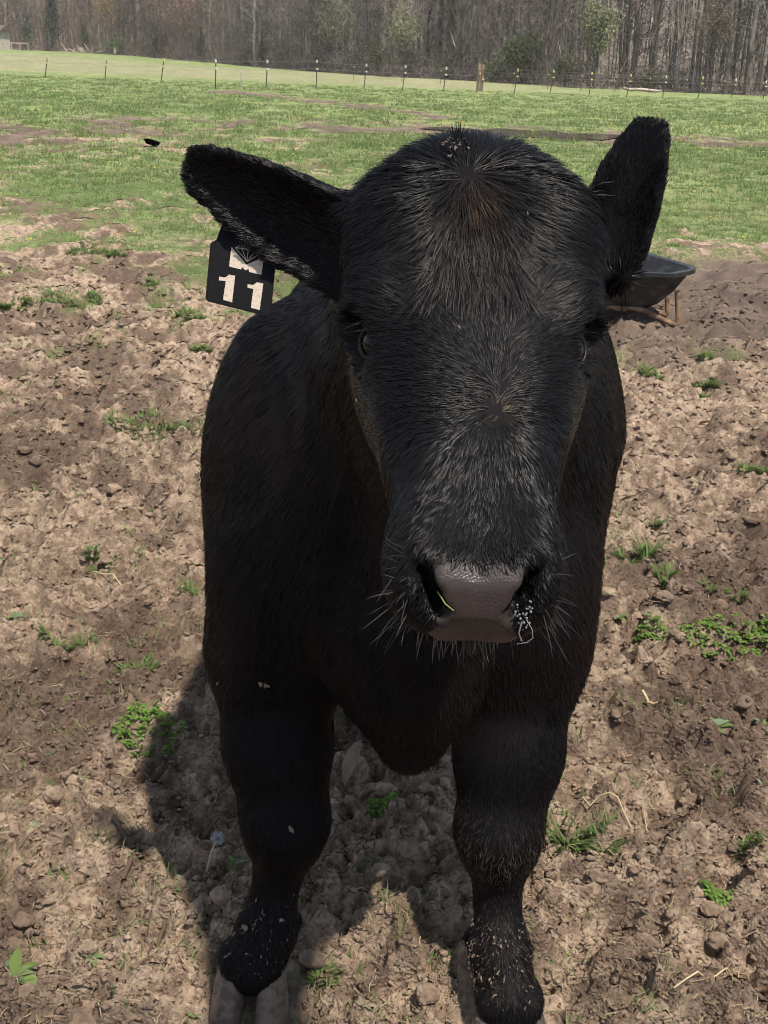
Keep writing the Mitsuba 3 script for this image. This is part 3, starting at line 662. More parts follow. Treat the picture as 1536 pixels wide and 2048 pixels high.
def litter(p, n, uv):
    t = fbm(p.x * 0.4, p.y * 0.4, p.z * 0.7, 3); u = fbm(p.x * 1.8, p.y * 1.8, p.z * 1.8, 3)
    return mix(mix((0.155, 0.130, 0.112), (0.215, 0.185, 0.160), smoothstep(0.3, 0.7, t)), (0.10, 0.083, 0.072), smoothstep(0.5, 0.72, u))
scene['leaf_litter'] = principled(mikit.proc(litter), 0.95, 0.1)
scene['hill'] = raw_ply(hv, hf, hn, 'leaf_litter')
label('hill', 'brown leaf covered rise under the bare wood', kind='structure')

BARK = {'bark_grey': (0.190, 0.170, 0.152), 'bark_dark': (0.070, 0.058, 0.053), 'bark_brown': (0.135, 0.112, 0.098), 'bark_pale': (0.40, 0.365, 0.32), 'bark_red': (0.165, 0.118, 0.105)}
def bark(c):
    c = np.array(c)
    return lambda p, n, uv: mix((c * 0.6).tolist(), (c * 1.35).tolist(), smoothstep(0.3, 0.7, fbm(p.x * 5, p.y * 5, p.z * 1.2, 3)))
for k_, c_ in BARK.items(): scene[k_] = principled(mikit.proc(bark(c_)), 0.9, 0.2)

def make_tree(seed, height=16, r0=0.2, low=2.2, fork=None, lean=0.02):
    r = np.random.default_rng(seed)
    n = 12; z = np.linspace(0, height, n)
    wob = np.cumsum(r.normal(0, 0.10, (n, 2)), 0); wob -= wob[0]; wob[:, 0] += z * lean
    tp = np.column_stack([wob, z]); tp[0, 2] = -0.3
    tr = r0 * (1 - z / height) ** 0.8 + 0.015; tr[0] *= 1.5
    trunk = [tube(tp, tr, 7)]
    if fork:
        a = r.uniform(0, 6.28); f0 = np.array([np.interp(fork, z, tp[:, i]) for i in range(3)])
        h2 = height * 0.9 - fork; zz = np.linspace(0, h2, 8)
        fp = f0 + np.column_stack([np.cos(a) * (zz * 0.22 + 0.1 * np.sin(zz)), np.sin(a) * zz * 0.22, zz]); trunk.append(tube(fp, np.interp(fork, z, tr) * 0.85 * (1 - zz / h2) + 0.01, 6))
    br, tw = [], [[], [], []]
    nb = 52
    for b in range(nb):
        h = low + (height * 0.97 - low) * (b / nb) ** 0.9; p0 = np.array([np.interp(h, z, tp[:, i]) for i in range(3)])
        a = r.uniform(0, 6.28); L = (0.9 + 2.6 * r.random()) * (1.25 - h / height)
        up = r.uniform(0.1, 0.9)
        q = np.array([0, 0.35, 0.7, 1.0])[:, None] * L
        d = np.array([math.cos(a), math.sin(a), up]); pts = p0 + q * d + np.column_stack([r.normal(0, 0.06, (4, 2)) * q, 0.12 * q[:, 0] ** 1.5 * r.uniform(-0.6, 0.8)])
        rr = max(np.interp(h, z, tr) * 0.30, 0.016)
        br.append(tube(pts, np.array([1, 0.7, 0.45, 0.25]) * rr, 3, cap=False))
        for k in range(9):
            s = r.uniform(0.25, 1.0); bp = np.array([np.interp(s * L, q[:, 0], pts[:, i]) for i in range(3)])
            dv = norm(d * 0.6 + r.normal(0, 0.65, 3) + np.array([0, 0, 0.25])); tw[0].append(bp); tw[1].append(dv); tw[2].append(r.uniform(0.4, 1.5))
    B, D, L = np.array(tw[0]), np.array(tw[1]), np.array(tw[2])
    side = norm(np.cross(D, r.normal(0, 1, D.shape))); v, f, _, _ = ribbons(B, D, norm(D + r.normal(0, 0.25, D.shape)), L, 0.030, side, 2)
    br.append((v, f))
    return join(trunk), join(br)
TREES = [make_tree(100 + i, h, rr, lo_, fk, ln) for i, (h, rr, lo_, fk, ln) in enumerate([(17, .20, 1.8, None, .01), (15, .15, 1.2, None, -.02), (18, .26, 3.0, 5.0, .0), (13, .11, .9, None, .03), (16, .17, 1.5, 3.2, -.01), (19, .23, 2.5, None, .0), (12, .09, .8, None, -.04)])]
TPLY = [[(meshkit.write_ply((t[0], t[1]), False, normals=meshkit.arrays((t[0], t[1]), True)[2])) for t in (a, b)] for a, b in TREES]
def place_tree(kind, x, y, z, s, rot, bk, text, group, name='bare_tree'):
    key = numbered(name)
    m = T().translate([float(x), float(y), float(z)]).rotate([0, 0, 1], float(rot)).scale(float(s))
    for part, fl in zip(('trunk', 'branches'), TPLY[kind]):
        scene[f'{key}__{part}'] = {'type': 'ply', 'filename': fl, 'face_normals': False, 'to_world': m, 'bsdf': {'type': 'ref', 'id': bk}}
    label(key, text, 'tree', group)
    return key
# singled out trees: x, y, kind, scale, bark, words
HERO = [(-11.6, 149, 3, 1.15, 'bark_pale', 'pale slender trunk leaning left of its pale neighbour at the wood edge'),
        (-9.9, 149, 5, 0.8, 'bark_pale', 'pale straight trunk beside a leaning pale trunk at the wood edge'),
        (20.6, 88, 4, 0.72, 'bark_pale', 'pale forked thin tree near the white fallen log'),
        (3.9, 116, 2, 0.85, 'bark_dark', 'dark forked tree behind the middle of the fence'),
        (2.7, 117, 5, 0.75, 'bark_dark', 'dark straight tree left of the dark forked tree'),
        (-67.5, 204, 1, 1.2, 'bark_pale', 'thin pale tree beside the white shed corner'),
        (-31.4, 180, 0, 1.0, 'bark_dark', 'dark single trunk above the reddish brush on the left'),
        (24.6, 83.5, 0, 1.0, 'bark_grey', 'thick grey trunk at the right end of the wood edge')]
for x, y, k_, s_, b_, w_ in HERO:
    place_tree(k_, x, y, rise(np.array(x), np.array(y)) + 0.1, s_, rng.uniform(0, 360), b_, w_, None)
r = np.random.default_rng(71)
t_lo, t_hi = np.interp(-75, EDGE[:, 0], _el), np.interp(38, EDGE[:, 0], _el)
nt = 190
ts = np.sort(r.uniform(0, 1, nt)) ; ts = t_lo + (t_hi - t_lo) * (ts ** 0.85); ds = 1.0 + 26 * r.random(nt) ** 1.4
for t_, d_ in zip(ts, ds):
    e = edge_at(t_) + edge_back(t_) * d_
    left = e[0] < -22
    bk = r.choice(list(BARK), p=[.34, .13, .25, .05, .23] if left else [.33, .20, .29, .16, .02])
    zone = 'left part' if e[0] < -24 else 'middle' if e[0] < 9 else 'right part'
    tone_ = {'bark_grey': 'grey', 'bark_dark': 'dark', 'bark_brown': 'brown', 'bark_pale': 'pale', 'bark_red': 'reddish brown'}[bk]
    place_tree(int(r.integers(0, len(TPLY))), e[0], e[1], hill_z(e[:1], e[1:2], np.array([d_]))[0] - 0.1, r.uniform(0.75, 1.15), r.uniform(0, 360), bk,
               f'{tone_} barked leafless tree standing in the {zone} of the far wood', f'{tone_} bare trees in the {zone} of the far wood')

# the rest of the wood: stems, twigs and brush past counting
def wood_mass():
    r = np.random.default_rng(72)
    ns = 3500; t = r.uniform(t_lo - 35, t_hi + 60, ns); d = 2 + 70 * r.random(ns) ** 1.1
    e = edge_at(t) + edge_back(t) * d[:, None]; z0 = hill_z(e[:, 0], e[:, 1], d) - 0.2
    Hs = r.uniform(6, 14, ns); w = r.uniform(0.03, 0.13, ns); base = np.column_stack([e, z0])
    d0 = norm(np.column_stack([r.normal(0, 0.04, (ns, 2)), np.ones(ns)])); d1 = norm(d0 + np.column_stack([r.normal(0, 0.06, (ns, 2)), np.zeros(ns)]))
    parts = []; cols = []
    for ang_ in (0, 1.05, 2.1):
        side = np.tile([math.cos(ang_), math.sin(ang_), 0], (ns, 1))
        v, f, n, M = ribbons(base, d0, d1, Hs, w * 2, side, 2); parts.append((v, f, n)); cols.append((e[:, 0], M, 0))
    nt_ = 150000; t = r.uniform(t_lo - 35, t_hi + 60, nt_); d = -0.5 + 50 * r.random(nt_) ** 1.2
    e2 = edge_at(t) + edge_back(t) * d[:, None]; z = hill_z(e2[:, 0], e2[:, 1], np.maximum(d, 0)) + 11 * r.random(nt_) ** 1.25
    D = norm(r.normal(0, 1, (nt_, 3)) * np.array([1, 1, 0.75]) + np.array([0, 0, 0.55]))
    v, f, n, M = ribbons(np.column_stack([e2, z]), D, norm(D + np.array([0, 0, 0.3])), r.uniform(0.7, 2.6, nt_), r.uniform(0.02, 0.055, nt_), norm(np.cross(D, r.normal(0, 1, D.shape))), 1)
    parts.append((v, f, n)); cols.append((e2[:, 0], M, 1))
    nb = 36000; t = r.uniform(t_lo - 35, t_hi + 60, nb); d = -1.2 + 7 * r.random(nb)
    e3 = edge_at(t) + edge_back(t) * d[:, None]; z = rise(e3[:, 0], e3[:, 1]) + np.interp(d, HILLD, np.maximum(HILLZ, 0)) + 1.5 * r.random(nb) ** 1.6
    D = norm(np.column_stack([r.normal(0, 0.55, (nb, 2)), np.ones(nb)]))
    v, f, n, M = ribbons(np.column_stack([e3, z - 0.1]), D, norm(D + r.normal(0, 0.3, D.shape)), r.uniform(0.4, 1.5, nb), r.uniform(0.02, 0.06, nb), norm(np.cross(D, r.normal(0, 1, D.shape))), 1)
    parts.append((v, f, n)); cols.append((e3[:, 0], M, 2))
    C = []
    for (xx, M, kind) in cols:
        n_ = len(xx)
        c = np.array([0.215, 0.188, 0.168]) * np.exp(r.normal(0, 0.42, n_))[:, None]
        if kind == 2: c = np.array([0.165, 0.135, 0.120]) * np.exp(r.normal(0, 0.35, n_))[:, None]
        lf = np.clip((-xx - 18) / 22, 0, 1)[:, None]
        pick = r.random(n_)[:, None]
        warm = np.where(pick < 0.45, np.array([0.20, 0.135, 0.115]), np.where(pick < 0.62, np.array([0.23, 0.165, 0.085]), np.array([0.15, 0.13, 0.115]))) * np.exp(r.normal(0, 0.25, n_))[:, None]
        c = c * (1 - lf) + warm * lf
        rt = np.clip((xx - 10) / 12, 0, 1)[:, None]; c = c * (1 - 0.28 * rt)
        C.append(np.repeat(c, M, 0))
    v, f = join([(a, b) for a, b, _ in parts]); n = np.vstack([p[2] for p in parts])
    return v, f, n, np.clip(np.vstack(C), 0.02, 0.6)
v, f, n, c = wood_mass()
scene['twig_stuff'] = principled(VCOL, 0.9, 0.15, two=True)
scene['wood'] = raw_ply(v, f, n, 'twig_stuff', c)
label('wood', 'dense mass of bare stems and twigs filling the wood', 'wood', kind='stuff')

# shrubs and the few trees in leaf
scene['leaf'] = {'type': 'principledthin', 'base_color': VCOL, 'roughness': 0.6, 'diff_trans': 0.6, 'spec_trans': 0.0, 'eta': 1.4}
def leafy(name, x, y, w, h, z0, n, size, pal, text, seed, cone_=False, cat='shrub', stem='bark_brown'):
    r = np.random.default_rng(seed); key = numbered(name); zb = float(rise(np.array(x), np.array(y)))
    nc = 26; cc = norm(r.normal(0, 1, (nc, 3))) * r.uniform(0.25, 0.82, (nc, 1)); ci = r.integers(0, nc, n)
    p = cc[ci] + r.normal(0, 0.20, (n, 3))
    if cone_: p[:, :2] *= (0.95 - 0.80 * (p[:, 2:] * 0.5 + 0.5)).clip(0.08, 1.2)
    P = p * np.array([w / 2, w / 2, h / 2]) + np.array([x, y, zb + z0 + h / 2]); P[:, 2] = np.maximum(P[:, 2], zb + 0.05)
    D = norm(r.normal(0, 1, (n, 3))); s = norm(np.cross(D, r.normal(0, 1, (n, 3))))
    L = size * r.uniform(0.6, 1.5, n)
    v, f, nn, M = ribbons(P, D, norm(D + r.normal(0, 0.3, (n, 3))), L, L * 0.55, s, 2, tilt=0.2)
    c = np.array(pal)[r.integers(0, len(pal), n)] * r.uniform(0.7, 1.3, (n, 1))
    scene[key + '__crown'] = raw_ply(v, f, nn, 'leaf', np.repeat(c, M, 0))
    st = [tube([[x, y, zb - 0.2], [x + 0.05, y, zb + (z0 + h) * 0.4], [x + 0.1, y + 0.05, zb + (z0 + h) * 0.92]], [0.10, 0.07, 0.02], 6)]
    for k in range(9):
        a = r.uniform(0, 6.28); st.append(tube([[x, y, zb + z0 * 0.6 + 0.05 * h + k * 0.07 * h], [x + math.cos(a) * w * .22, y + math.sin(a) * w * .22, zb + z0 + h * (0.25 + 0.06 * k)], [x + math.cos(a) * w * .4, y + math.sin(a) * w * .4, zb + z0 + h * (0.4 + 0.06 * k)]], [0.04, 0.03, 0.01], 4))
    sv, sf = join(st); scene[key + '__trunk'] = raw_ply(sv, sf, meshkit.arrays((sv, sf), True)[2], stem)
    label(key, text, cat)
OL = [(0.120, 0.150, 0.075), (0.150, 0.180, 0.090), (0.100, 0.125, 0.065)]; PG = [(0.30, 0.31, 0.19), (0.25, 0.27, 0.16), (0.34, 0.34, 0.21)]; GY = [(0.22, 0.175, 0.075), (0.17, 0.14, 0.06), (0.13, 0.11, 0.05)]
DK = [(0.055, 0.068, 0.045), (0.075, 0.085, 0.055)]; GG = [(0.14, 0.15, 0.11), (0.18, 0.18, 0.14), (0.11, 0.12, 0.09)]
leafy('green_shrub', 10.2, 99, 4.4, 3.9, 0.4, 2600, 0.22, OL, 'round olive green bush in new leaf behind the wooden fence posts', 1)
leafy('budding_tree', 14.6, 88, 3.4, 4.6, 1.8, 3200, 0.17, PG, 'small tree with pale yellow green buds among bare trunks', 2, cat='tree')
leafy('dark_conifer', -17.3, 150, 1.9, 3.3, 0.3, 900, 0.16, [(0.075, 0.070, 0.028), (0.055, 0.055, 0.024)], 'small dark olive conifer standing near the golden bush', 3, True, 'tree')
for i_, (x_, y_, w_, h_, t_) in enumerate([(-28.0, 168, 2.4, 4.2, 'slim grey green evergreen left of the olive conifer'), (-36.5, 179, 2.6, 5.0, 'taller slim evergreen beside the grey thicket'), (-50.5, 191, 2.6, 4.4, 'small evergreen near the bleached branches')]):
    leafy('dark_conifer', x_, y_, w_, h_, 0.2, 900, 0.2, [(0.085, 0.095, 0.06), (0.065, 0.075, 0.05)], t_, 30 + i_, True, 'tree')
for i_, (x_, y_, w_, h_, pal_, t_) in enumerate([(18.2, 86, 3.0, 1.8, [(0.17, 0.15, 0.12), (0.14, 0.13, 0.10)], 'low brown scrub behind the fallen log'), (7.9, 101, 2.6, 2.0, [(0.13, 0.15, 0.08), (0.16, 0.17, 0.10)], 'low green scrub left of the round olive bush'), (-4.6, 127, 4.0, 2.4, [(0.16, 0.16, 0.11), (0.19, 0.18, 0.13)], 'low grey green scrub under the pale budding tree'), (-20.5, 158, 5.0, 2.2, [(0.20, 0.15, 0.13), (0.17, 0.13, 0.115)], 'low reddish brush left of the golden bush'), (12.9, 92, 2.4, 2.6, [(0.15, 0.16, 0.09), (0.12, 0.135, 0.08)], 'small green bush right of the round olive bush')]):
    leafy('grey_shrub', x_, y_, w_, h_, 0.05, 800, 0.17, pal_, t_, 40 + i_)
leafy('golden_shrub', -14.6, 147, 2.1, 2.3, 0.1, 900, 0.16, GY, 'golden brown rounded bush at the foot of the wood', 4)
leafy('grey_shrub', 5.6, 110, 4.0, 3.0, 0.3, 1100, 0.18, [(0.135, 0.128, 0.081), (0.162, 0.142, 0.101)], 'brownish olive brush just left of the wooden fence posts', 5)
leafy('grey_shrub', 1.0, 114, 3.4, 2.8, 0.3, 900, 0.18, GG, 'grey green bush left of the brownish olive brush', 6)
leafy('green_shrub', -1.8, 120, 3.8, 3.6, 0.3, 1100, 0.18, [(0.135, 0.149, 0.074), (0.189, 0.189, 0.108)], 'loose green bush behind the centre of the pasture', 7)
leafy('grey_shrub', -8.0, 140, 4.5, 4.4, 0.3, 1000, 0.2, GG, 'dull grey green bush right of the two pale trunks', 8)
leafy('tall_conifer', -57.0, 197, 4.2, 11.0, 0.3, 1900, 0.30, DK, 'tall dark evergreen on the far left of the wood', 9, True, 'tree', 'bark_dark')
leafy('tall_conifer', -62.0, 199, 3.6, 7.0, 0.3, 1100, 0.30, GG, 'shorter grey evergreen beside the tall dark one', 10, True, 'tree', 'bark_dark')
leafy('green_shrub', -45.0, 188, 4.6, 2.8, 0.1, 1000, 0.22, [(0.149, 0.182, 0.081), (0.121, 0.155, 0.068)], 'light green bush low at the left wood edge', 11)
leafy('grey_shrub', -37.5, 182, 6.0, 3.6, 0.1, 1300, 0.22, [(0.101, 0.095, 0.081), (0.121, 0.108, 0.088)], 'wide grey thicket right of the light green bush', 12)
leafy('budding_tree', -7.2, 132, 5.0, 5.5, 2.6, 2400, 0.20, PG, 'pale budding tree over the dull grey green bush', 16, cat='tree')
leafy('budding_tree', 0.2, 113, 4.0, 4.0, 2.4, 1700, 0.18, PG, 'pale greenish budding tree above the centre of the fence', 17, cat='tree')
leafy('budding_tree', 22.0, 84, 4.0, 4.5, 2.5, 1500, 0.16, [(0.24, 0.20, 0.17), (0.20, 0.165, 0.14)], 'grey budding tree among thick trunks at the right', 18, cat='tree')
leafy('russet_tree', -69.5, 201, 5.5, 7.5, 3.0, 1200, 0.28, [(0.365, 0.223, 0.101), (0.297, 0.189, 0.108)], 'russet budding tree over the white shed', 13, cat='tree')
leafy('russet_tree', -46.0, 187, 4.5, 6.5, 3.5, 900, 0.24, [(0.324, 0.23, 0.121), (0.365, 0.257, 0.121)], 'tawny budding tree right of the tall dark evergreen', 14, cat='tree')
leafy('russet_tree', -31.5, 172, 8.5, 6.5, 3.6, 1600, 0.24, [(0.284, 0.169, 0.149), (0.243, 0.155, 0.135)], 'broad reddish budding maple over the grey thicket', 15, cat='tree')

# ------------------------------------------------------------------ fence
scene['post_metal'] = principled((0.055, 0.060, 0.045), 0.6, 0.4)
scene['insulator_yellow'] = principled((0.75, 0.62, 0.22), 0.5)
scene['insulator_white'] = principled((0.75, 0.73, 0.66), 0.5)
def wood_col(p, n, uv): return mix((0.34, 0.245, 0.175), (0.13, 0.09, 0.065), smoothstep(0.35, 0.65, fbm(p.x * 30, p.y * 30, p.z * 3, 3)))
scene['post_wood'] = principled(mikit.proc(wood_col), 0.9, 0.2)
scene['fence_steel'] = principled((0.30, 0.30, 0.29), 0.5, 0.5)
POSTS = [(-19.15, 63.8, .22, 1.08, 0), (-15.93, 63.9, .16, 1.08, 0), (-12.21, 60.5, .21, 1.15, 0), (-8.52, 54.8, .05, 1.21, 1), (-6.50, 57.8, .08, 1.25, 1), (-4.27, 61.1, .04, 1.32, 1), (-1.89, 64.6, .11, 1.20, 1), (0.22, 63.1, .12, 1.22, 1),
         (2.45, 64.0, .10, 1.19, 1), (6.26, 63.7, .12, 1.23, 0), (8.57, 66.6, .12, 1.21, 0), (10.52, 65.0, .05, 1.18, 0), (12.49, 64.5, .12, 1.15, 0), (15.11, 67.4, .08, 1.12, 1), (16.92, 66.6, .15, 1.14, 0), (20.79, 73.7, .16, 1.05, 1), (22.47, 72.6, .02, 1.0, 1)]
def box(c, e): 
    m = trimesh.creation.box(e); m.apply_translation(c); return np.array(m.vertices), np.array(m.faces)
tops = []
fence = 'wire_fence'
def solid(key, vf, b): scene[key] = raw_ply(vf[0], vf[1], None, b)
for x, y, ln, h, wht in POSTS:
    key = numbered(fence + '__post'); z = float(rise(np.array(x), np.array(y)))
    # a T section: flange and web
    parts = []
    for (ex, ey, oy) in ((0.050, 0.012, 0.0), (0.012, 0.038, 0.024)):
        v, f = box((0, oy, h / 2), (ex, ey, h)); v = v + np.array([x, y, z]); v[:, 0] += (v[:, 2] - z) / h * ln; parts.append((v, f))
    solid(key, join(parts), 'post_metal')
    cap = box((x + ln, y - 0.01, z + h - 0.02), (0.075, 0.07, 0.15)); solid(key + '__cap', cap, 'insulator_white' if wht else 'insulator_yellow')
    s = 0.72; ins = box((x + ln * s + 0.035, y - 0.035, z + h * s), (0.11, 0.06, 0.07)); solid(key + '__insulator', ins, 'insulator_white' if wht else 'insulator_yellow')
    tops.append([(x + ln * a_, y - 0.06, z + h * a_) for a_ in (0.72, 0.98)])
for k_, (x, w_, h) in enumerate(((4.50, 0.22, 1.46), (4.70, 0.16, 1.42))):
    key = numbered(fence + '__wooden_post'); p = trimesh.creation.cylinder(w_ / 2, h + 0.3, sections=14); p.apply_translation((x, 66.6, h / 2 - 0.15))
    scene[key] = mikit.ply(p, 'post_wood', smooth=40)
    solid(key + '__insulator', box((x + 0.05, 66.48, 0.95 - 0.3 * k_), (0.10, 0.06, 0.08)), 'insulator_yellow')
tops.insert(9, [(4.55, 66.5, a_) for a_ in (0.86, 1.2)])
for w_ in range(2):
    pts = [tops[0][w_]]
    for a_, b_ in zip(tops[:-1], tops[1:]):
        a_, b_ = np.array(a_[w_]), np.array(b_[w_]); pts += [(a_ + b_) / 2 - [0, 0, 0.02], b_]
    pts = [np.array(pts[0]) + [-30, 6, 0]] + [np.array(q_) for q_ in pts] + [np.array(pts[-1]) + [25, 4, 0]]
    v, f = tube(pts, 0.004, 4); scene[numbered(fence + '__wire')] = raw_ply(v, f, None, 'fence_steel')
label(fence, 'thin wire fence on leaning steel posts across the pasture', 'fence')
key = 'short_stake'; solid(key + '__rod', box((-7.4, 55.4, 0.36), (0.03, 0.03, 0.78)), 'fence_steel'); solid(key + '__cap', box((-7.4, 55.4, 0.77), (0.05, 0.05, 0.06)), 'insulator_white')
label(key, 'short pale stake standing between the fence posts', 'stake')
# a second strand farther back, near the wood
back = 'back_fence'; bt_ = []
for x, y in [(-3.5, 92), (0.2, 88), (3.0, 85), (5.5, 83), (7.9, 81.5), (10.1, 80), (12.2, 79), (14.3, 78), (16.4, 77.3), (18.6, 76.6), (20.9, 76), (23.2, 75.5)]:
    k_ = numbered(back + '__post'); z = float(rise(np.array(x), np.array(y)))
    solid(k_, box((x, y, z + 0.5), (0.035, 0.035, 1.05)), 'post_metal'); solid(k_ + '__insulator', box((x, y - 0.04, z + 0.92), (0.07, 0.05, 0.08)), 'insulator_yellow'); bt_.append((x, y - 0.05, z + 0.92))
v, f = tube(np.array(bt_), 0.004, 4); scene[back + '__wire'] = raw_ply(v, f, None, 'fence_steel')
label(back, 'second faint wire fence close to the wood with small yellow insulators', 'fence')

# ------------------------------------------------------------------ far small things
scene['pale_wood'] = principled(mikit.proc(lambda p, n, uv: mix((0.52, 0.44, 0.37), (0.33, 0.27, 0.22), smoothstep(0.4, 0.7, fbm(p.x * 4, p.y * 4, p.z * 9, 3)))), 0.85, 0.2)
lv, lf_ = join([tube([(15.4, 81.0, .22), (15.9, 80.9, .13), (16.6, 80.9, .17), (17.3, 80.8, .12), (17.7, 80.8, .10), (18.0, 80.7, .16)], [.05, .10, .11, .11, .09, .05], 8), tube([(15.9, 81, .14), (15.6, 80.8, .20), (15.35, 80.8, .34)], [.06, .04, .02], 6)])
scene['fallen_log__trunk'] = raw_ply(lv, lf_, meshkit.arrays((lv, lf_), True)[2], 'pale_wood')
label('fallen_log', 'bleached fallen log lying in the grass before the wood', 'log')
r = np.random.default_rng(8); bl = []
for k_ in range(16):
    x = -50 + r.normal(0, 1.6); y = 189 + r.normal(0, 0.5); z = 1.15; a = r.uniform(-1, 1)
    bl.append(tube([(x, y, z), (x + a, y, z + 0.25 + 0.5 * r.random()), (x + 1.8 * a, y, z + 0.2 + 1.2 * r.random())], [0.12, 0.09, 0.03], 5))
v, f = join(bl); scene['brush_pile__branches'] = raw_ply(v, f, meshkit.arrays((v, f), True)[2], 'pale_wood')
label('brush_pile', 'heap of bleached broken branches at the far left wood edge', 'brush pile')
v, f = tube([(-44.9, 187.5, 1.0), (-44.9, 187.5, 1.5), (-44.85, 187.5, 2.1)], [0.30, 0.26, 0.18], 8)
scene['tree_stump__trunk'] = raw_ply(v, f, meshkit.arrays((v, f), True)[2], 'pale_wood'); label('tree_stump', 'short whitish stump right of the heap of broken branches', 'stump')
# shed and rail at the left margin
scene['white_paint'] = principled((0.62, 0.57, 0.52), 0.7); scene['shed_roof'] = principled((0.10, 0.07, 0.065), 0.8)
zs = float(rise(np.array(-71.0), np.array(204.0)))
solid('shed__wall', box((-68.0, 195.5, zs + 1.35), (6.4, 5, 2.7)), 'white_paint')
rf = trimesh.convex.convex_hull(np.array([(-71.6, 192.5, zs + 2.7), (-64.5, 192.5, zs + 2.7), (-71.6, 198.5, zs + 2.7), (-64.5, 198.5, zs + 2.7), (-71.6, 195.5, zs + 3.7), (-64.5, 195.5, zs + 3.7)])); scene['shed__roof'] = mikit.ply(rf, 'shed_roof')
solid('shed__door', box((-66.2, 192.97, zs + 1.0), (0.9, 0.06, 2.0)), 'shed_roof')
label('shed', 'white shed whose corner shows at the far left margin', 'shed')
rl = [box((-62.0, 192.0, zs + 1.05), (4.2, 0.14, 0.16))] + [box((-64.0 + 1.35 * k_, 192.0, zs + 0.5), (0.14, 0.14, 1.1)) for k_ in range(4)] 
solid('wooden_rail__beam', rl[0], 'pale_wood')
for q_ in rl[1:]: solid(numbered('wooden_rail__post'), q_, 'pale_wood')
label('wooden_rail', 'pale wooden rail right of the white shed', 'rail')
# puddle and a feed pan
scene['puddle_water'] = {'type': 'principled', 'base_color': rgb(0.045, 0.035, 0.026), 'roughness': 0.06, 'specular': 0.6}
pvv = pv.copy(); pvv[:, 2] = -0.028
pf = np.array([[i_, (i_ + 1) % 120, 120] for i_ in range(120)])
pn = np.tile([0, 0, 1.0], (121, 1))
scene['puddle'] = raw_ply(pvv, pf, pn, 'puddle_water'); label('puddle', 'long brown puddle in the wet pasture', kind='structure')
scene['black_rubber'] = principled((0.028, 0.028, 0.029), 0.6, 0.4)
def lathe(prof, n=40):
    m = trimesh.creation.revolve(np.array(prof), sections=n); return m
pan = lathe([(0, 0.0), (0.15, 0.0), (0.20, 0.07), (0.215, 0.075), (0.215, 0.065), (0.16, -0.01), (0, -0.012)])
Rm = trimesh.transformations.rotation_matrix(math.radians(14), (0.3, 1, 0)); pan.apply_transform(Rm); pan.apply_scale(0.62); pan.apply_translation((-4.05, 19.1, 0.04 + float(hfield(np.array([-4.05]), np.array([19.1]))[0])))
scene['feed_pan__bowl'] = mikit.ply(pan, 'black_rubber', smooth=40); label('feed_pan', 'black rubber feed pan lying in the mud far left of the head', 'pan')

# thin spring haze: the far wood fades
scene['haze_air'] = {'type': 'homogeneous', 'albedo': rgb(0.95, 0.95, 0.95), 'sigma_t': HAZE}
scene['haze'] = {'type': 'cube', 'to_world': T().translate([0, 0, 29.0]).scale([1300, 1300, 31.0]), 'bsdf': {'type': 'null'}, 'interior': {'type': 'ref', 'id': 'haze_air'}}
label('haze', 'thin pale haze over the far pasture and wood', 'haze', kind='stuff')
scene['camera']['medium'] = {'type': 'ref', 'id': 'haze_air'}
# ------------------------------------------------------------------ parts of the bull
def sub_surface(mask_fn, levels=2):
    q = to_head(fc); m = mask_fn(q) & (fc[:, 1] < 1.3)
    me = trimesh.Trimesh(bv, bf[m], process=False); me.remove_unreferenced_vertices()
    for _ in range(levels): me = me.subdivide()
    v = np.array(me.vertices); f = np.array(me.faces)
    return v, f
PADW = lambda q: (np.abs(q[:, 0]) < np.interp(q[:, 2], [-0.085, -0.06, -0.045, -0.027, -0.012, 0.006], [0.038, 0.042, 0.038, 0.029, 0.040, 0.049])) & (q[:, 1] > 0.48) & (q[:, 2] < 0.006) & (q[:, 2] > -0.083)
v, f = sub_surface(PADW, 3)
v = project(bull_sdf, v, 2); g = norm(gradient(bull_sdf, v)); q = to_head(v)
edge = np.minimum(np.interp(q[:, 2], [-0.082, -0.06, -0.045, -0.027, -0.012, 0.004], [0.034, 0.038, 0.034, 0.024, 0.036, 0.045]) - np.abs(q[:, 0]), np.minimum(0.0012 - 0.0015 * np.cos(np.clip(q[:, 0] * 140, -3, 3)) - q[:, 2], q[:, 2] + 0.080))
peb = np.random.default_rng(91).permutation(len(v)); seeds = []
_pt = v[peb]; _used = np.zeros(len(v), bool); _kt = cKDTree(_pt)
for k_ in range(len(_pt)):
    if not _used[k_]: seeds.append(_pt[k_]); _used[_kt.query_ball_point(_pt[k_], 0.0024)] = True
dd_, _ = cKDTree(np.array(seeds)).query(v, k=2)
cell = np.sqrt(np.clip((dd_[:, 1] - dd_[:, 0]) / 0.0022, 0, 1))
v2 = v + g * (np.clip(edge / 0.006, -0.6, 1) * 0.0022 + (cell - 0.6) * 0.0005 * np.clip(edge / 0.006, 0, 1))[:, None]
def pad_col(p, n, uv):
    t = fbm(p.x * 90, p.y * 90, p.z * 90, 3); u = fbm(p.x * 22 + 4, p.y * 22, p.z * 22, 2)
    return mix(mix((0.037, 0.029, 0.028), (0.051, 0.039, 0.038), t), (0.024, 0.018, 0.015), smoothstep(0.45, 0.7, u) * 0.8)
scene['nose_skin'] = principled(mikit.proc(pad_col), 0.36, 0.34, clearcoat=0.14, clearcoat_gloss=0.9)
scene['bull__nose_pad'] = raw_ply(v2, f, meshkit.arrays((v2, f), True)[2], 'nose_skin')
label('bull__nose_pad', 'wet pebbled pinkish brown nose pad')

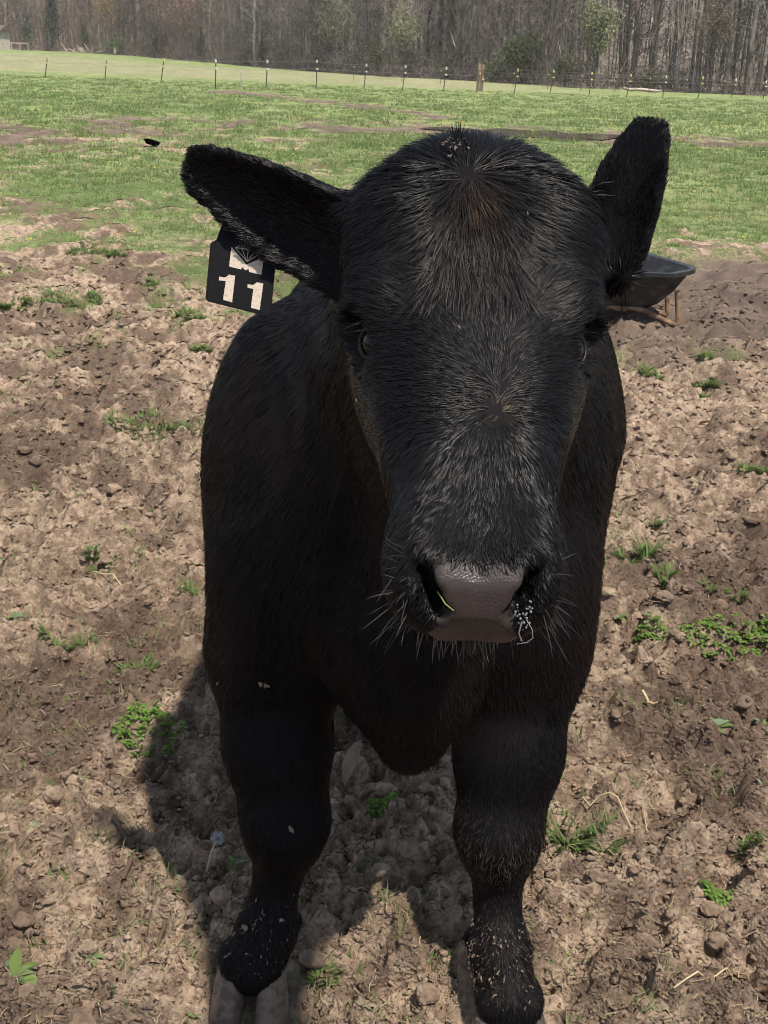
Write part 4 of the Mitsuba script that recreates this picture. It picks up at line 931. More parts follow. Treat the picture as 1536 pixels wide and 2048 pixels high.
scene['eye_ball'] = principled((0.005, 0.004, 0.004), 0.10, 0.28)
scene['lid_skin'] = principled((0.010, 0.010, 0.012), 0.38, 0.22)
for sx in (-1, 1):
    ctr = hw(sx * 0.0922, 0.237, -0.0445)
    key = numbered('bull__eye')
    b = trimesh.creation.icosphere(3, 0.0205); b.apply_translation(ctr); scene[key] = mikit.ply(b, 'eye_ball', smooth=True)
    out = norm(HX * sx * 0.80 + HA * 0.22 + HD * 0.60); ax = norm(HA * 0.9 - HD * 0.35); up = np.cross(out, ax) * sx; up = norm(up - out * (up @ out))
    a = np.linspace(0, 2 * np.pi, 33)
    ring = ctr + (np.cos(a)[:, None] * ax * 0.0205 + np.sin(a)[:, None] * up * 0.0125)
    ring = ctr + norm(ring - ctr + out * 0.0145) * 0.0226
    vv, ff = tube(ring, 0.0024, 8, cap=False); scene[key + '__lid'] = raw_ply(vv, ff, meshkit.arrays((vv, ff), True)[2], 'lid_skin')
    rr = np.random.default_rng(93 + sx); n = 18
    al = rr.uniform(0.15, 2.9, n) if (np.sin(1) * up)[2] > 0 else rr.uniform(3.3, 6.0, n)
    B = ctr + norm(np.cos(al)[:, None] * ax * 0.0195 + np.sin(al)[:, None] * up * 0.0115 + out * 0.0145) * 0.0235
    D = norm(HX * sx + 0.25 * out + rr.normal(0, 0.16, (n, 3)) + np.array([0, -0.1, 0.05])); D1 = norm(D + np.array([0, -0.2, -0.5]))
    v, f, nn, M = ribbons(B, D, D1, rr.uniform(0.018, 0.034, n), 0.0008, norm(np.cross(D, rr.normal(0, 1, (n, 3)))), 3)
    scene[key + '__lashes'] = raw_ply(v, f, nn, 'body_coat_hair', np.full((len(v), 3), 0.010)); label(key + '__lashes', None, kind='stuff')

# hooves: two claws each, coronet down to the ground
def claw(cx, cy, sx, yaw, front):
    lv = []
    for t_, (zz, hw_, hl, fy) in enumerate([(0.078, 0.021, 0.028, 0.0), (0.066, 0.0255, 0.034, -0.004), (0.045, 0.0285, 0.042, -0.012), (0.022, 0.031, 0.050, -0.021), (0.004, 0.0325, 0.055, -0.028), (-0.008, 0.031, 0.053, -0.029)]):
        a = np.linspace(0, 2 * np.pi, 28, endpoint=False); c, s = np.cos(a), np.sin(a)
        x = hw_ * np.sign(c) * np.abs(c) ** 0.8; y = hl * np.sign(s) * np.abs(s) ** np.where(s < 0, 1.05, 0.7)
        x = np.where(x * sx < 0, x * 0.72, x) + sx * np.clip(-y, 0, 1) * -0.16
        lv.append(np.stack([x, y + fy, np.full(28, zz)], 1))
    V = np.concatenate(lv); ii, jj = np.meshgrid(np.arange(5), np.arange(28), indexing='ij'); j2 = (jj + 1) % 28
    Q = np.stack([ii * 28 + jj, (ii + 1) * 28 + jj, (ii + 1) * 28 + j2, ii * 28 + j2], -1).reshape(-1, 4)
    F = np.vstack([Q[:, [0, 1, 2]], Q[:, [0, 2, 3]], [[0, k, k + 1] for k in range(1, 27)], [[140, 140 + k + 1, 140 + k] for k in range(1, 27)]])
    c, s = math.cos(yaw), math.sin(yaw); V[:, :2] = V[:, :2] @ np.array([[c, s], [-s, c]])
    V = V * np.array([1, 1, 0.55 if cx > 0.1 else 0.88]) + np.array([cx, cy, 0])
    me = trimesh.Trimesh(V, F, process=False); me.fix_normals(); return me
def horn(a, b):
    return lambda p, n, uv: mix(mix(a, b, smoothstep(0.4, 0.62, fbm(p.x * 60, p.y * 60, p.z * 40, 3))), (0.16, 0.12, 0.09), smoothstep(0.50, 0.62, fbm(p.x * 70 + 9, p.y * 70, p.z * 90, 4)) * 0.75)
scene['hoof_grey'] = principled(mikit.proc(horn((0.145, 0.105, 0.078), (0.085, 0.062, 0.047))), 0.65, 0.35)
scene['hoof_dark'] = principled(mikit.proc(horn((0.035, 0.032, 0.033), (0.065, 0.055, 0.05))), 0.55, 0.4)
for (hx, hy, mat, fr) in ((-0.192, 1.378, 'hoof_grey', 1), (0.229, 1.330, 'hoof_dark', 1), (float(bx(3.08)) - 0.20, 3.05, 'hoof_grey', 0), (float(bx(3.08)) + 0.20, 3.05, 'hoof_dark', 0)):
    for sx in (-1, 1):
        key = numbered('bull__hoof'); scene[key] = mikit.ply(claw(hx + sx * 0.0305, hy, sx, sx * 0.13, fr), mat, smooth=45)

# whiskers, chin hair, topknot
def hairs(n, seed, xr, dr_, sdir, L0, L1, w, col, droop=-0.3):
    r = np.random.default_rng(seed); B, D = [], []
    while len(B) < n:
        x = r.uniform(*xr) * r.choice([-1, 1]); d = r.uniform(*dr_)
        s = np.linspace(0.58, 0.36, 60); p = np.array([hw(x, s_, d) for s_ in s]); k = np.argmax(bull_sdf(p) < 0)
        if k == 0 or s[k] < 0.42: continue
        g = norm(gradient(bull_sdf, p[k][None]))[0]; B.append(p[k]); D.append(g)
    B, D = np.array(B), np.array(D); d0 = norm(D + np.array(sdir) + r.normal(0, 0.22, (n, 3))); d1 = norm(d0 + np.array([0, 0, droop]) + r.normal(0, 0.2, (n, 3)))
    v, f, nn, M = ribbons(B, d0, d1, r.uniform(L0, L1, n), w, norm(np.cross(d0, [0.2, 1.0, 0.1])), 4, tilt=0.6)
    return v, f, nn, np.repeat(np.array(col) * r.uniform(0.5, 1.3, (n, 1)), M, 0)
ws = [hairs(34, 201, (0.058, 0.074), (-0.095, -0.02), [0, 0.1, -0.3], 0.014, 0.046, 0.0006, (0.085, 0.082, 0.08)),
      hairs(46, 202, (0.0, 0.05), (-0.115, -0.075), [0, -0.1, -0.9], 0.014, 0.034, 0.0008, (0.13, 0.115, 0.095)),
      hairs(26, 203, (0.06, 0.072), (-0.04, 0.0), [0, 0.1, 0.1], 0.012, 0.032, 0.0006, (0.14, 0.14, 0.14))]
v, f = join([(a, b) for a, b, _, _ in ws]); scene['bull__whiskers'] = raw_ply(v, f, np.vstack([a[2] for a in ws]), 'coat_hair', np.vstack([a[3] for a in ws])); label('bull__whiskers', None, kind='stuff')
r = np.random.default_rng(204); n = 16
B = hw(-0.02, 0.0, 0.008) + r.normal(0, 0.0025, (n, 3)); D = norm(np.array([-0.1, 0.1, 1.0]) + r.normal(0, 0.3, (n, 3)))
v, f, nn, M = ribbons(B, D, norm(D + r.normal(0, 0.2, (n, 3))), r.uniform(0.018, 0.030, n), 0.0012, norm(np.cross(D, [0, 1.0, 0.2])), 3)
scene['bull__topknot'] = raw_ply(v, f, nn, 'coat_hair', np.full((len(v), 3), 0.008)); label('bull__topknot', None, kind='stuff')

def flakes(pts, sizes, seed, stretch=1.6, lift=0.006, elong=None):
    """small irregular flat chips lying on the coat"""
    r = np.random.default_rng(seed); pts = np.atleast_2d(pts); pts = project(bull_sdf, pts, 3); g = norm(gradient(bull_sdf, pts))
    out = []
    for p, n_, s in zip(pts, g, np.broadcast_to(sizes, (len(pts),))):
        a = norm(np.cross(n_, [0.9, 0.1, 0.3]) + r.normal(0, 0.3, 3)); a = norm(a - n_ * (a @ n_)) if elong is None else norm(np.array(elong) + r.normal(0, .25, 3) - n_ * (np.array(elong) @ n_)); b = np.cross(n_, a)
        k = 7; an = np.sort(r.uniform(0, 6.28, k)); rad_ = s * r.uniform(0.35, 1.0, k); stretch = r.uniform(1.0, 2.8)
        rim = p + n_ * lift + np.cos(an)[:, None] * a * (rad_ * stretch)[:, None] + np.sin(an)[:, None] * b * rad_[:, None]
        v = np.vstack([rim - n_ * s * 0.35, rim + n_ * s * 0.1, [p + n_ * (lift + s * 0.35)]])
        f = [[k + i, k + (i + 1) % k, 2 * k] for i in range(k)] + [[i, (i + 1) % k, k + (i + 1) % k] for i in range(k)] + [[i, k + (i + 1) % k, k + i] for i in range(k)]
        out.append((v, np.array(f)))
    return out
scene['dried_mud'] = principled(mikit.proc(lambda p, n, uv: mix((0.25, 0.195, 0.15), (0.13, 0.10, 0.078), fbm(p.x * 200, p.y * 200, p.z * 200, 2))), 0.95, 0.1)
def leg_points(leg, z0, z1, n, seed, arc):
    r = np.random.default_rng(seed); L = np.array(leg); z = r.uniform(z0, z1, n); c = np.stack([np.interp(-z, -L[:, 2], L[:, 0]), np.interp(-z, -L[:, 2], L[:, 1])], 1); a = r.uniform(*arc, n)
    return np.stack([c[:, 0] + np.sin(a) * 0.055, c[:, 1] - np.cos(a) * 0.055, z], 1)
rs = np.random.default_rng(206)
fl = flakes(leg_points(LEG_R, 0.075, 0.17, 240, 1, (-1.3, 1.3)), 0.0007 + 0.0020 * rs.random(240) ** 3, 2, 2.4, 0.007, (0.1, 0, 1))
fl += flakes(leg_points(LEG_L, 0.085, 0.20, 95, 3, (-1.3, 1.3)), 0.0007 + 0.0022 * rs.random(95) ** 3, 4, 2.2, 0.007, (0.1, 0, 1))
fl += flakes([(-0.1676, 1.4416, 0.5759), (-0.1753, 1.4429, 0.5765), (-0.2376, 1.4763, 0.554), (-0.1287, 1.3868, 0.3489), (-0.1278, 1.3868, 0.345), (-0.1928, 1.3809, 0.1486), (-0.1451, 1.3882, 0.1644)], [.006, .0045, .003, .004, .003, .006, .005], 6, 1.3, 0.012)
fl += flakes([hw(-0.026, 0.012, 0.02), hw(-0.018, 0.018, 0.02), hw(-0.03, 0.028, 0.02), hw(-0.022, 0.035, 0.02), hw(-0.016, 0.03, 0.02), hw(-0.028, 0.045, 0.02), hw(-0.021, 0.024, 0.02), hw(-0.033, 0.018, 0.02)] * 4 + rs.normal(0, 0.004, (32, 3)), rs.uniform(0.0006, 0.0017, 32), 8, 3.2, 0.013)
fl += flakes([(0.0668, 1.0524, 1.2073), (0.1659, 1.1787, 1.3055), (0.1342, 1.1579, 1.3036), (-0.0229, 1.0635, 1.1345)], [.0016, .0022, .0014, .0012], 9, 1.4, 0.010)
v, f = join(fl); scene['bull__mud_flecks'] = raw_ply(v, f, None, 'dried_mud'); label('bull__mud_flecks', None, kind='stuff')

# drool at the nostril
scene['drool'] = {'type': 'principled', 'base_color': rgb(0.62, 0.64, 0.66), 'roughness': 0.12, 'specular': 0.7, 'spec_trans': 0.35, 'eta': 1.33} if False else principled((0.20, 0.21, 0.225), 0.12, 0.6, clearcoat=0.8)
r = np.random.default_rng(208); dl = []
for c_ in [(0.1209, 0.8531, 1.0125), (0.1246, 0.8474, 1.0132), (0.1277, 0.8476, 1.0181), (0.123, 0.8481, 1.0079), (0.1189, 0.8516, 1.0083), (0.1292, 0.849, 1.0222), (0.1257, 0.8496, 1.0023)]:
    for k in range(5):
        b = trimesh.creation.icosphere(1, r.uniform(0.0005, 0.0012)); b.apply_translation(np.array(c_) + r.normal(0, 0.0032, 3) + np.array([0, -0.004, 0])); dl.append((np.array(b.vertices), np.array(b.faces)))
dl.append(tube([(0.1246, 0.838, 1.012), (0.130, 0.834, 1.004), (0.1315, 0.834, 0.996), (0.127, 0.836, 0.990), (0.1245, 0.838, 0.9885), (0.119, 0.840, 0.986)], [.0006, .0004, .0004, .0007, .0004, .0003], 6))
dl.append(tube([(0.1215, 0.840, 1.008), (0.1195, 0.838, 0.998), (0.1225, 0.839, 0.990)], [.0009, .0006, .0008], 6))
v, f = join(dl); scene['bull__drool'] = raw_ply(v, f, meshkit.arrays((v, f), True)[2], 'drool'); label('bull__drool', 'frothy drool below one nostril')

# ------------------------------------------------------------------ ear tag
from shapely.geometry import Polygon, LineString
from shapely.ops import unary_union
scene['tag_black'] = principled((0.006, 0.006, 0.0075), 0.55, 0.14)
scene['tag_print'] = principled(mikit.proc(lambda p, n, uv: mix((0.58, 0.50, 0.41), (0.44, 0.37, 0.29), smoothstep(0.45, 0.85, fbm(p.x * 420, p.y * 420, p.z * 420, 3)))), 0.7, 0.3)
TO = np.array([-0.2151, 1.272, 1.189]); TX = norm(np.array([0.998, 0.02, 0.045])); TN = np.array([0.05, -0.93, 0.36]); TN = norm(TN - TX * (TN @ TX)); TYv = np.cross(TN, TX)
def plate(poly, depth, off, key, mat, smooth=False):
    ms = [trimesh.creation.extrude_polygon(g, depth, engine='earcut') for g in getattr(poly, 'geoms', [poly])]
    m = trimesh.util.concatenate(ms); v = np.array(m.vertices); v[:, 2] += off
    w = TO + v[:, :1] * TX + v[:, 1:2] * TYv + v[:, 2:] * TN
    scene[key] = mikit.ply(trimesh.Trimesh(w, m.faces, process=False), mat, smooth=smooth)
outl = Polygon([(-0.0005, -0.0035), (0.075, -0.0235), (0.0834, 0.0533), (0.066, 0.082), (0.044, 0.098), (0.026, 0.098), (0.014, 0.067), (0.0068, 0.0625)]).buffer(-0.005).buffer(0.005)
plate(outl, 0.0016, 0, 'ear_tag__plate', 'tag_black', 30)
plate(outl.buffer(-0.0012).difference(outl.buffer(-0.0019)), 0.0005, 0.0016, 'ear_tag__rim', 'tag_black')
M_ = Polygon([(0.0312, 0.0581), (0.028, 0.0355), (0.042, 0.0318), (0.0434, 0.0346), (0.0465, 0.0306), (0.0507, 0.0323), (0.051, 0.0289), (0.0652, 0.0252), (0.0684, 0.0459), (0.0482, 0.0374)])
plate(M_, 0.0004, 0.0016, 'ear_tag__letter', 'tag_print')
D_ = [(0.0357, 0.0569), (0.0425, 0.0603), (0.0607, 0.0544), (0.0647, 0.0499), (0.0488, 0.0406)]
ln = [LineString(D_ + [D_[0]]), LineString([D_[0], (0.043, 0.0562), (0.0505, 0.0540), (0.0575, 0.0514), D_[3]]), LineString([D_[1], (0.043, 0.0562), D_[4]]), LineString([(0.0505, 0.054), D_[4]]), LineString([(0.0575, 0.0514), D_[4]]),
      LineString([D_[1], (0.0505, 0.054), D_[2], (0.0575, 0.0514)]), LineString([(0.0515, 0.0574), (0.043, 0.0562)]), LineString([(0.0515, 0.0574), (0.0575, 0.0514)])]
plate(unary_union([l_.buffer(0.00036) for l_ in ln]), 0.0004, 0.0016, 'ear_tag__emblem', 'tag_print')
for k_, pts in enumerate(([(0.0162, 0.0238), (0.0238, 0.0229), (0.0276, 0.0261), (0.0348, 0.0247), (0.0307, -0.0059), (0.0202, -0.0028), (0.0239, 0.0188), (0.0159, 0.0195)],
                          [(0.0491, 0.0147), (0.0556, 0.0136), (0.0598, 0.0168), (0.0672, 0.0153), (0.0625, -0.0153), (0.0524, -0.0125), (0.0556, 0.0091), (0.0488, 0.0108)])):
    plate(Polygon(pts), 0.0004, 0.0016, numbered('ear_tag__digit'), 'tag_print')
label('ear_tag', 'black ear tag printed with the number 11 under a diamond emblem', 'ear tag')

# grass stalk at the nostril
scene['fresh_green'] = principled((0.22, 0.25, 0.08), 0.6)
v, f = tube([(0.0485, 0.852, 1.028), (0.055, 0.838, 1.0235), (0.062, 0.832, 1.0205)], [.0007, .0006, .0004], 6)
scene['grass_stalk__blade'] = raw_ply(v, f, meshkit.arrays((v, f), True)[2], 'fresh_green'); label('grass_stalk', 'single green grass stalk stuck across the nostril', 'grass stalk')

# ------------------------------------------------------------------ wheelbarrow
scene['tray_plastic'] = principled(mikit.proc(lambda p, n, uv: mix((0.020, 0.021, 0.023), (0.060, 0.058, 0.056), smoothstep(0.5, 0.75, fbm(p.x * 18, p.y * 18, p.z * 26, 3)) * 0.7)), 0.42, 0.5)
scene['rusty_tube'] = principled(mikit.proc(lambda p, n, uv: mix((0.26, 0.17, 0.11), (0.13, 0.085, 0.055), smoothstep(0.35, 0.7, fbm(p.x * 40, p.y * 40, p.z * 40, 3)))), 0.75, 0.3)
def ring(poly, n=96):
    b = poly.exterior; return np.array([b.interpolate(t, normalized=True).coords[0] for t in np.linspace(0, 1, n, endpoint=False)])
rim0 = Polygon([(1.79, 6.62), (1.50, 6.98), (0.98, 6.96), (0.98, 6.50), (1.62, 6.50)]).buffer(-0.05).buffer(0.05)
base = Polygon([(1.58, 6.66), (1.42, 6.84), (1.08, 6.84), (1.08, 6.62), (1.50, 6.62)]).buffer(-0.03).buffer(0.03)
def zrim(p): return 0.355 + 0.05 * np.clip((p[:, 1] - 6.5) / 0.48, 0, 1)
def al(r_): k = np.argmax(r_[:, 0] + 0.2 * (6.6 - r_[:, 1])); return np.roll(r_, -k, 0)
r0_, r1_, b0_ = al(ring(rim0)), al(ring(rim0.buffer(0.035))), al(ring(base))
lay = lambda xy, z: np.column_stack([xy, np.broadcast_to(z, (len(xy),))])
m1, m2 = r0_ * 0.62 + b0_ * 0.38, r0_ * 0.25 + b0_ * 0.75
R3 = [lay(b0_, .135), lay(m2, .16), lay(m1, .24), lay(r0_, zrim(r0_)), lay(r1_, zrim(r1_) + 0.002), lay(r1_, zrim(r1_) - 0.022), lay(r0_ * .985 + b0_ * .015 + (r0_ - b0_) * 0.03, zrim(r0_) - 0.024), lay(m1 + (m1 - b0_) * .04, .225), lay(m2, .145), lay(b0_, .120)]
V = np.vstack(R3 + [[b0_.mean(0).tolist() + [.135]], [b0_.mean(0).tolist() + [.120]]]); n = 96
ii, jj = np.meshgrid(np.arange(len(R3) - 1), np.arange(n), indexing='ij'); j2 = (jj + 1) % n
Q = np.stack([ii * n + jj, ii * n + j2, (ii + 1) * n + j2, (ii + 1) * n + jj], -1).reshape(-1, 4)
k = np.arange(n); c0 = len(R3) * n
F = np.vstack([Q[:, [0, 1, 2]], Q[:, [0, 2, 3]], np.stack([np.full(n, c0), (k + 1) % n, k], 1), np.stack([np.full(n, c0 + 1), (len(R3) - 1) * n + k, (len(R3) - 1) * n + (k + 1) % n], 1)])
me = trimesh.Trimesh(V, F, process=False); me.fix_normals()
scene['wheelbarrow__tray'] = mikit.ply(me, 'tray_plastic', smooth=35)
def bend(pts, n=8, rr=0.05):
    """polyline with rounded corners"""
    p = [np.array(q_, float) for q_ in pts]; out = [p[0]]
    for a, b, c in zip(p[:-2], p[1:-1], p[2:]):
        u, w = norm(a - b), norm(c - b); s, e = b + u * rr, b + w * rr
        out += [(1 - t) ** 2 * s + 2 * t * (1 - t) * b + t * t * e for t in np.linspace(0, 1, n)]
    return np.array(out + [p[-1]])
for yy in (6.60, 6.88):
    v, f = tube(bend([(1.705, yy, 0.235), (1.735, yy - 0.02, 0.022), (1.50, yy + 0.02, 0.115), (1.36, yy + 0.03, 0.125)], 8, 0.045), 0.0165, 12)
    scene[numbered('wheelbarrow__leg')] = raw_ply(v, f, meshkit.arrays((v, f), True)[2], 'rusty_tube')
v, f = tube([(1.40, 6.56, 0.118), (1.40, 6.93, 0.118)], 0.014, 10); scene['wheelbarrow__crossbar'] = raw_ply(v, f, meshkit.arrays((v, f), True)[2], 'rusty_tube')
v, f = tube(bend([(1.38, 6.60, .118), (0.95, 6.68, .14), (0.80, 6.70, .17)]), 0.015, 10); scene['wheelbarrow__fork'] = raw_ply(v, f, meshkit.arrays((v, f), True)[2], 'rusty_tube')
w = trimesh.creation.torus(0.125, 0.042, major_sections=36, minor_sections=14); w.apply_transform(trimesh.transformations.rotation_matrix(math.pi / 2, (1, 0, 0))); w.apply_translation((0.78, 6.75, 0.16)); scene['wheelbarrow__wheel'] = mikit.ply(w, 'black_rubber', smooth=True)
hb = trimesh.creation.cylinder(0.09, 0.03, sections=24); hb.apply_transform(trimesh.transformations.rotation_matrix(math.pi / 2, (1, 0, 0))); hb.apply_translation((0.78, 6.75, 0.16)); scene['wheelbarrow__wheel__hub'] = mikit.ply(hb, 'rusty_tube', smooth=40)
label('wheelbarrow', 'black plastic wheelbarrow tray on rusty bent tube legs behind the bull', 'wheelbarrow')
# ------------------------------------------------------------------ plants on the mud, one by one
TUFT = np.array([[0.120, 0.190, 0.060], [0.160, 0.230, 0.080], [0.105, 0.165, 0.055], [0.205, 0.250, 0.105], [0.24, 0.21, 0.11]])
CLOV = np.array([[0.13, 0.22, 0.050], [0.165, 0.26, 0.065], [0.105, 0.18, 0.040]])
scene['weed_leaf'] = {'type': 'principledthin', 'base_color': VCOL, 'roughness': 0.38, 'diff_trans': 0.5, 'spec_trans': 0.0, 'eta': 1.45}
def tuft(x, y, w, seed, text, group=None):
    r = np.random.default_rng(seed); n = int(np.clip(50 + w * 1900, 60, 800)); s = np.clip(w, 0.03, 0.14)
    a = r.uniform(0, 6.28, n); q = np.sqrt(r.random(n)) * w * 0.42
    ns_ = 1 + int(w * 22); sc = np.stack([r.normal(0, w * 0.26, ns_), r.normal(0, w * 0.26, ns_)], 1) if ns_ > 2 else np.zeros((ns_, 2)); ki = r.integers(0, ns_, n); q = q * (0.42 if ns_ > 2 else 1.0)
    px_, py_ = x + sc[ki, 0] + np.cos(a) * q, y + sc[ki, 1] + np.sin(a) * q * 0.8
    h = s * r.uniform(0.3, 0.85, n) * r.uniform(0.5, 1.15, ns_)[ki] * np.where(w > 0.15, 0.55, 0.8)
    b = np.stack([px_, py_, hfield(px_, py_) - 0.004], 1)
    an = a + r.normal(0, 0.7, n); le = r.uniform(0.15, 0.75, n)
    d0 = norm(np.stack([np.cos(an) * le, np.sin(an) * le, np.ones(n)], 1)); d1 = norm(np.stack([np.cos(an) * (le + 1.0), np.sin(an) * (le + 1.0), r.uniform(-0.2, 0.7, n)], 1))
    v, f, nn, M = ribbons(b, d0, d1, h, np.clip(0.0032 + 0.0006 * y, 0.003, 0.007) * r.uniform(0.6, 1.3, n), np.stack([-np.sin(an), np.cos(an), 0 * an], 1), 3, up=np.tile([0, 0, 1.0], (n, 1)), tilt=0.35)
    key = numbered('grass_tuft'); c = np.repeat(TUFT[r.choice(5, n, p=[.3, .27, .2, .15, .08])] * r.uniform(0.75, 1.2, (n, 1)), M, 0)
    scene[key + '__blades'] = raw_ply(v, f, nn, 'grass_blade', c); label(key + '__blades', None, kind='stuff'); label(key, text, 'grass tuft', group)
def leaflet(c, d, up, L, W):
    """an oval leaf blade with a keel; c base, d direction"""
    d = norm(d); s = norm(np.cross(d, up)); u = np.cross(s, d)
    t = np.array([0, .18, .4, .65, .86, 1.0]); wd = np.array([.10, .62, 1.0, .88, .5, .03]) * W / 2
    sag = -0.35 * L * t ** 2
    mid = c + d * (t * L)[:, None] + u * (sag)[:, None]
    lft = mid - s * wd[:, None] + u * (wd * 0.35)[:, None]; rgt = mid + s * wd[:, None] + u * (wd * 0.35)[:, None]
    v = np.concatenate([lft, mid, rgt]); n = 6; f = []
    for i in range(5):
        for o in (0, n): f += [[o + i, o + n + i, o + n + i + 1], [o + i, o + n + i + 1, o + i + 1]]
    return v, np.array(f)
def plant(kind, x, y, w, seed, text, nl=None, stand=0.35):
    r = np.random.default_rng(seed); key = numbered('clover_patch' if kind == 'c' else 'weed_plant')
    if kind == 'c':
        n = int(np.clip(w * 1700, 45, 420)); parts = []; cols = []
        for _ in range(n):
            a = r.uniform(0, 6.28); q = math.sqrt(r.random()) * w * 0.5; bx_, by_ = x + math.cos(a) * q, y + math.sin(a) * q * 0.7
            z = float(r.uniform(0.002, 0.016)); b0 = np.array([bx_, by_, float(hfield(np.array([bx_]), np.array([by_]))[0])]); a0 = r.uniform(0, 6.28); col = CLOV[r.integers(0, 3)] * r.uniform(0.8, 1.25)
            for k in range(3):
                d = np.array([math.cos(a0 + 2.1 * k), math.sin(a0 + 2.1 * k), r.uniform(-0.1, 0.35)]); v, f = leaflet(b0 + [0, 0, z], d, np.array([0, 0, 1.0]), 0.0075, 0.0065); parts.append((v, f)); cols.append(np.repeat(col[None], len(v), 0))
        v, f = join(parts); scene[key + '__leaves'] = raw_ply(v, f, meshkit.arrays((v, f), True)[2], 'weed_leaf', np.vstack(cols)); label(key + '__leaves', None, kind='stuff')
    else:
        nl = nl or int(r.integers(6, 11)); z = float(hfield(np.array([x]), np.array([y]))[0]) + 0.004; a0 = r.uniform(0, 6.28)
        for k in range(nl):
            a = a0 + 6.28 * k / nl + r.normal(0, 0.25); L = w * r.uniform(0.25, 0.55); d = np.array([math.cos(a), math.sin(a) * 0.8, stand + r.uniform(-0.1, 0.35)])
            v, f = leaflet(np.array([x, y, z]), d, np.array([0, 0, 1.0]), L, L * r.uniform(0.36, 0.52)); col = np.array([0.165, 0.225, 0.105]) * r.uniform(0.75, 1.25) * np.array([1, 1, r.uniform(0.7, 1.4)])
            scene[numbered(key + '__leaf')] = raw_ply(v, f, meshkit.arrays((v, f), True)[2], 'weed_leaf', np.repeat(col[None], len(v), 0))
    label(key, text, 'clover' if kind == 'c' else 'weed')
TUFTS = [(0.397, 1.801, .116, 'bright grass tuft beside the sunlit shank'), (-0.077, 1.429, .051, 'small grass tuft just right of the grey hoof'), (-0.530, 2.854, .087, 'leaning grass tuft tight against the flank, level with the dark chest'), (-0.978, 5.629, .162, 'blue green spiky tuft on bare earth left below the ear tag'),
 (-0.973, 4.294, .411, 'widest lush grass patch on the mud left of the bull'), (-0.857, 3.050, .092, 'low tuft behind a thin straw in the mud on the left'), (-0.852, 2.530, .066, 'upright thin tuft by the deep hoof hole'), (-0.786, 2.554, .066, 'pale thin tuft right of the tuft by the hoof hole'), (-0.609, 2.411, .088, 'ragged pale tuft between hoof hole and shadow'),
 (0.776, 3.090, .124, 'soft green tuft at the flank on the sunlit side'), (0.863, 2.992, .091, 'yellowing tuft joined to the soft green tuft'), (1.020, 2.905, .103, 'dark green tuft casting a small shadow among seedlings on the right'), (1.454, 4.019, .175, 'bluish tuft cut by the right margin'), (1.492, 5.207, .122, 'dark spiky rosette tuft alone on pale earth at right'), (1.310, 5.365, .125, 'low yellow green tuft by the flank nearest the wheelbarrow'),
 (0.739, 1.762, .050, 'tiny star shaped tuft at the lower right'), (-1.191, 6.385, .235, 'flat bright yellow green cushion of grass below the ear tag'), (-2.052, 6.671, .336, 'long low grass strip near the left margin'), (-1.844, 6.811, .156, 'grass tuft joined to the low strip on its right'), (-2.263, 6.520, .180, 'grass tuft cut by the left margin'), (-2.406, 8.627, .349, 'broad grass band far left behind the low strip'), (-2.068, 8.348, .263, 'grass clump right of the broad band'), (-1.645, 7.337, .234, 'grass clump halfway between broad band and cushion'),
 (0.927, 3.448, .068, 'tiny tuft behind the soft green tuft on pale earth'), (1.674, 5.704, .132, 'flat tuft on the earth before the wheelbarrow')]
for i_, (x, y, w, t_) in enumerate(TUFTS): tuft(x, y, w, 300 + i_, t_)
PL = [('c', -0.518, 2.128, .17, 'clover strip at the edge of the shadow on the left'), ('c', 0.935, 2.631, .26, 'mossy bright clover strip at the right'), ('c', 0.737, 2.646, .082, 'small clover patch left of the mossy strip'), ('c', 0.651, 1.657, .057, 'little clover plant on the sunny ground lower right'), ('c', 1.10, 2.72, .16, 'clover behind the mossy strip at the right margin'), ('c', 0.014, 1.847, .062, 'clover between the two front legs in the shade'),
 ('w', 0.771, 2.194, .14, 'broad leaved weed with one long leaf on the right'), ('w', 0.915, 2.24, .10, 'broad leaved weed near the right margin behind the long leaved one'), ('w', -0.585, 1.385, .10, 'large leafy weed at the lower left corner'), ('w', -0.463, 1.422, .05, 'tiny seedling right of the large corner weed'), ('w', -0.693, 1.806, .075, 'drooping pale weed at the left margin'), ('w', -0.985, 2.603, .08, 'bright seedling by the left margin near the hoof hole'), ('w', 0.108, 1.692, .060, 'seedling in the shade beside the sunlit leg'),
 ('w', -0.261, 1.678, .048, 'dark leaf sprout beside the dandelion clock'), ('w', 0.817, 1.939, .045, 'two leaved sprout at the right margin'), ('w', 0.671, 2.771, .080, 'yellow green seedling near the chest on the sunny side'), ('w', -0.280, 1.338, .050, 'two leaved seedling in front of the grey hoof')]
for i_, (k_, x, y, w, t_) in enumerate(PL): plant(k_, x, y, w, 400 + i_, t_, nl=2 if 'two leaved' in t_ else 14 if 'large leafy' in t_ else None, stand=1.3 if 'two leaved' in t_ else 0.35)
def litter_bit(name, pts, rad_, mat, text, cat):
    p = np.array(pts, float)
    if len(p) == 3:
        t_ = np.linspace(0, 1, 7)[:, None]; c_ = 2 * p[1] - (p[0] + p[2]) / 2; rad_ = np.interp(t_[:, 0], [0, .5, 1], np.broadcast_to(rad_, 3)); p = (1 - t_) ** 2 * p[0] + 2 * t_ * (1 - t_) * c_ + t_ ** 2 * p[2]
    p[:, 2] += hfield(p[:, 0], p[:, 1]); v, f = tube(p, rad_, 6); scene[numbered(name)] = raw_ply(v, f, meshkit.arrays((v, f), True)[2], mat)
    label(list(scene)[-1], text, cat)
scene['straw_pale'] = principled((0.50, 0.40, 0.25), 0.7, 0.3); scene['twig_brown'] = principled((0.12, 0.085, 0.06), 0.85, 0.2)
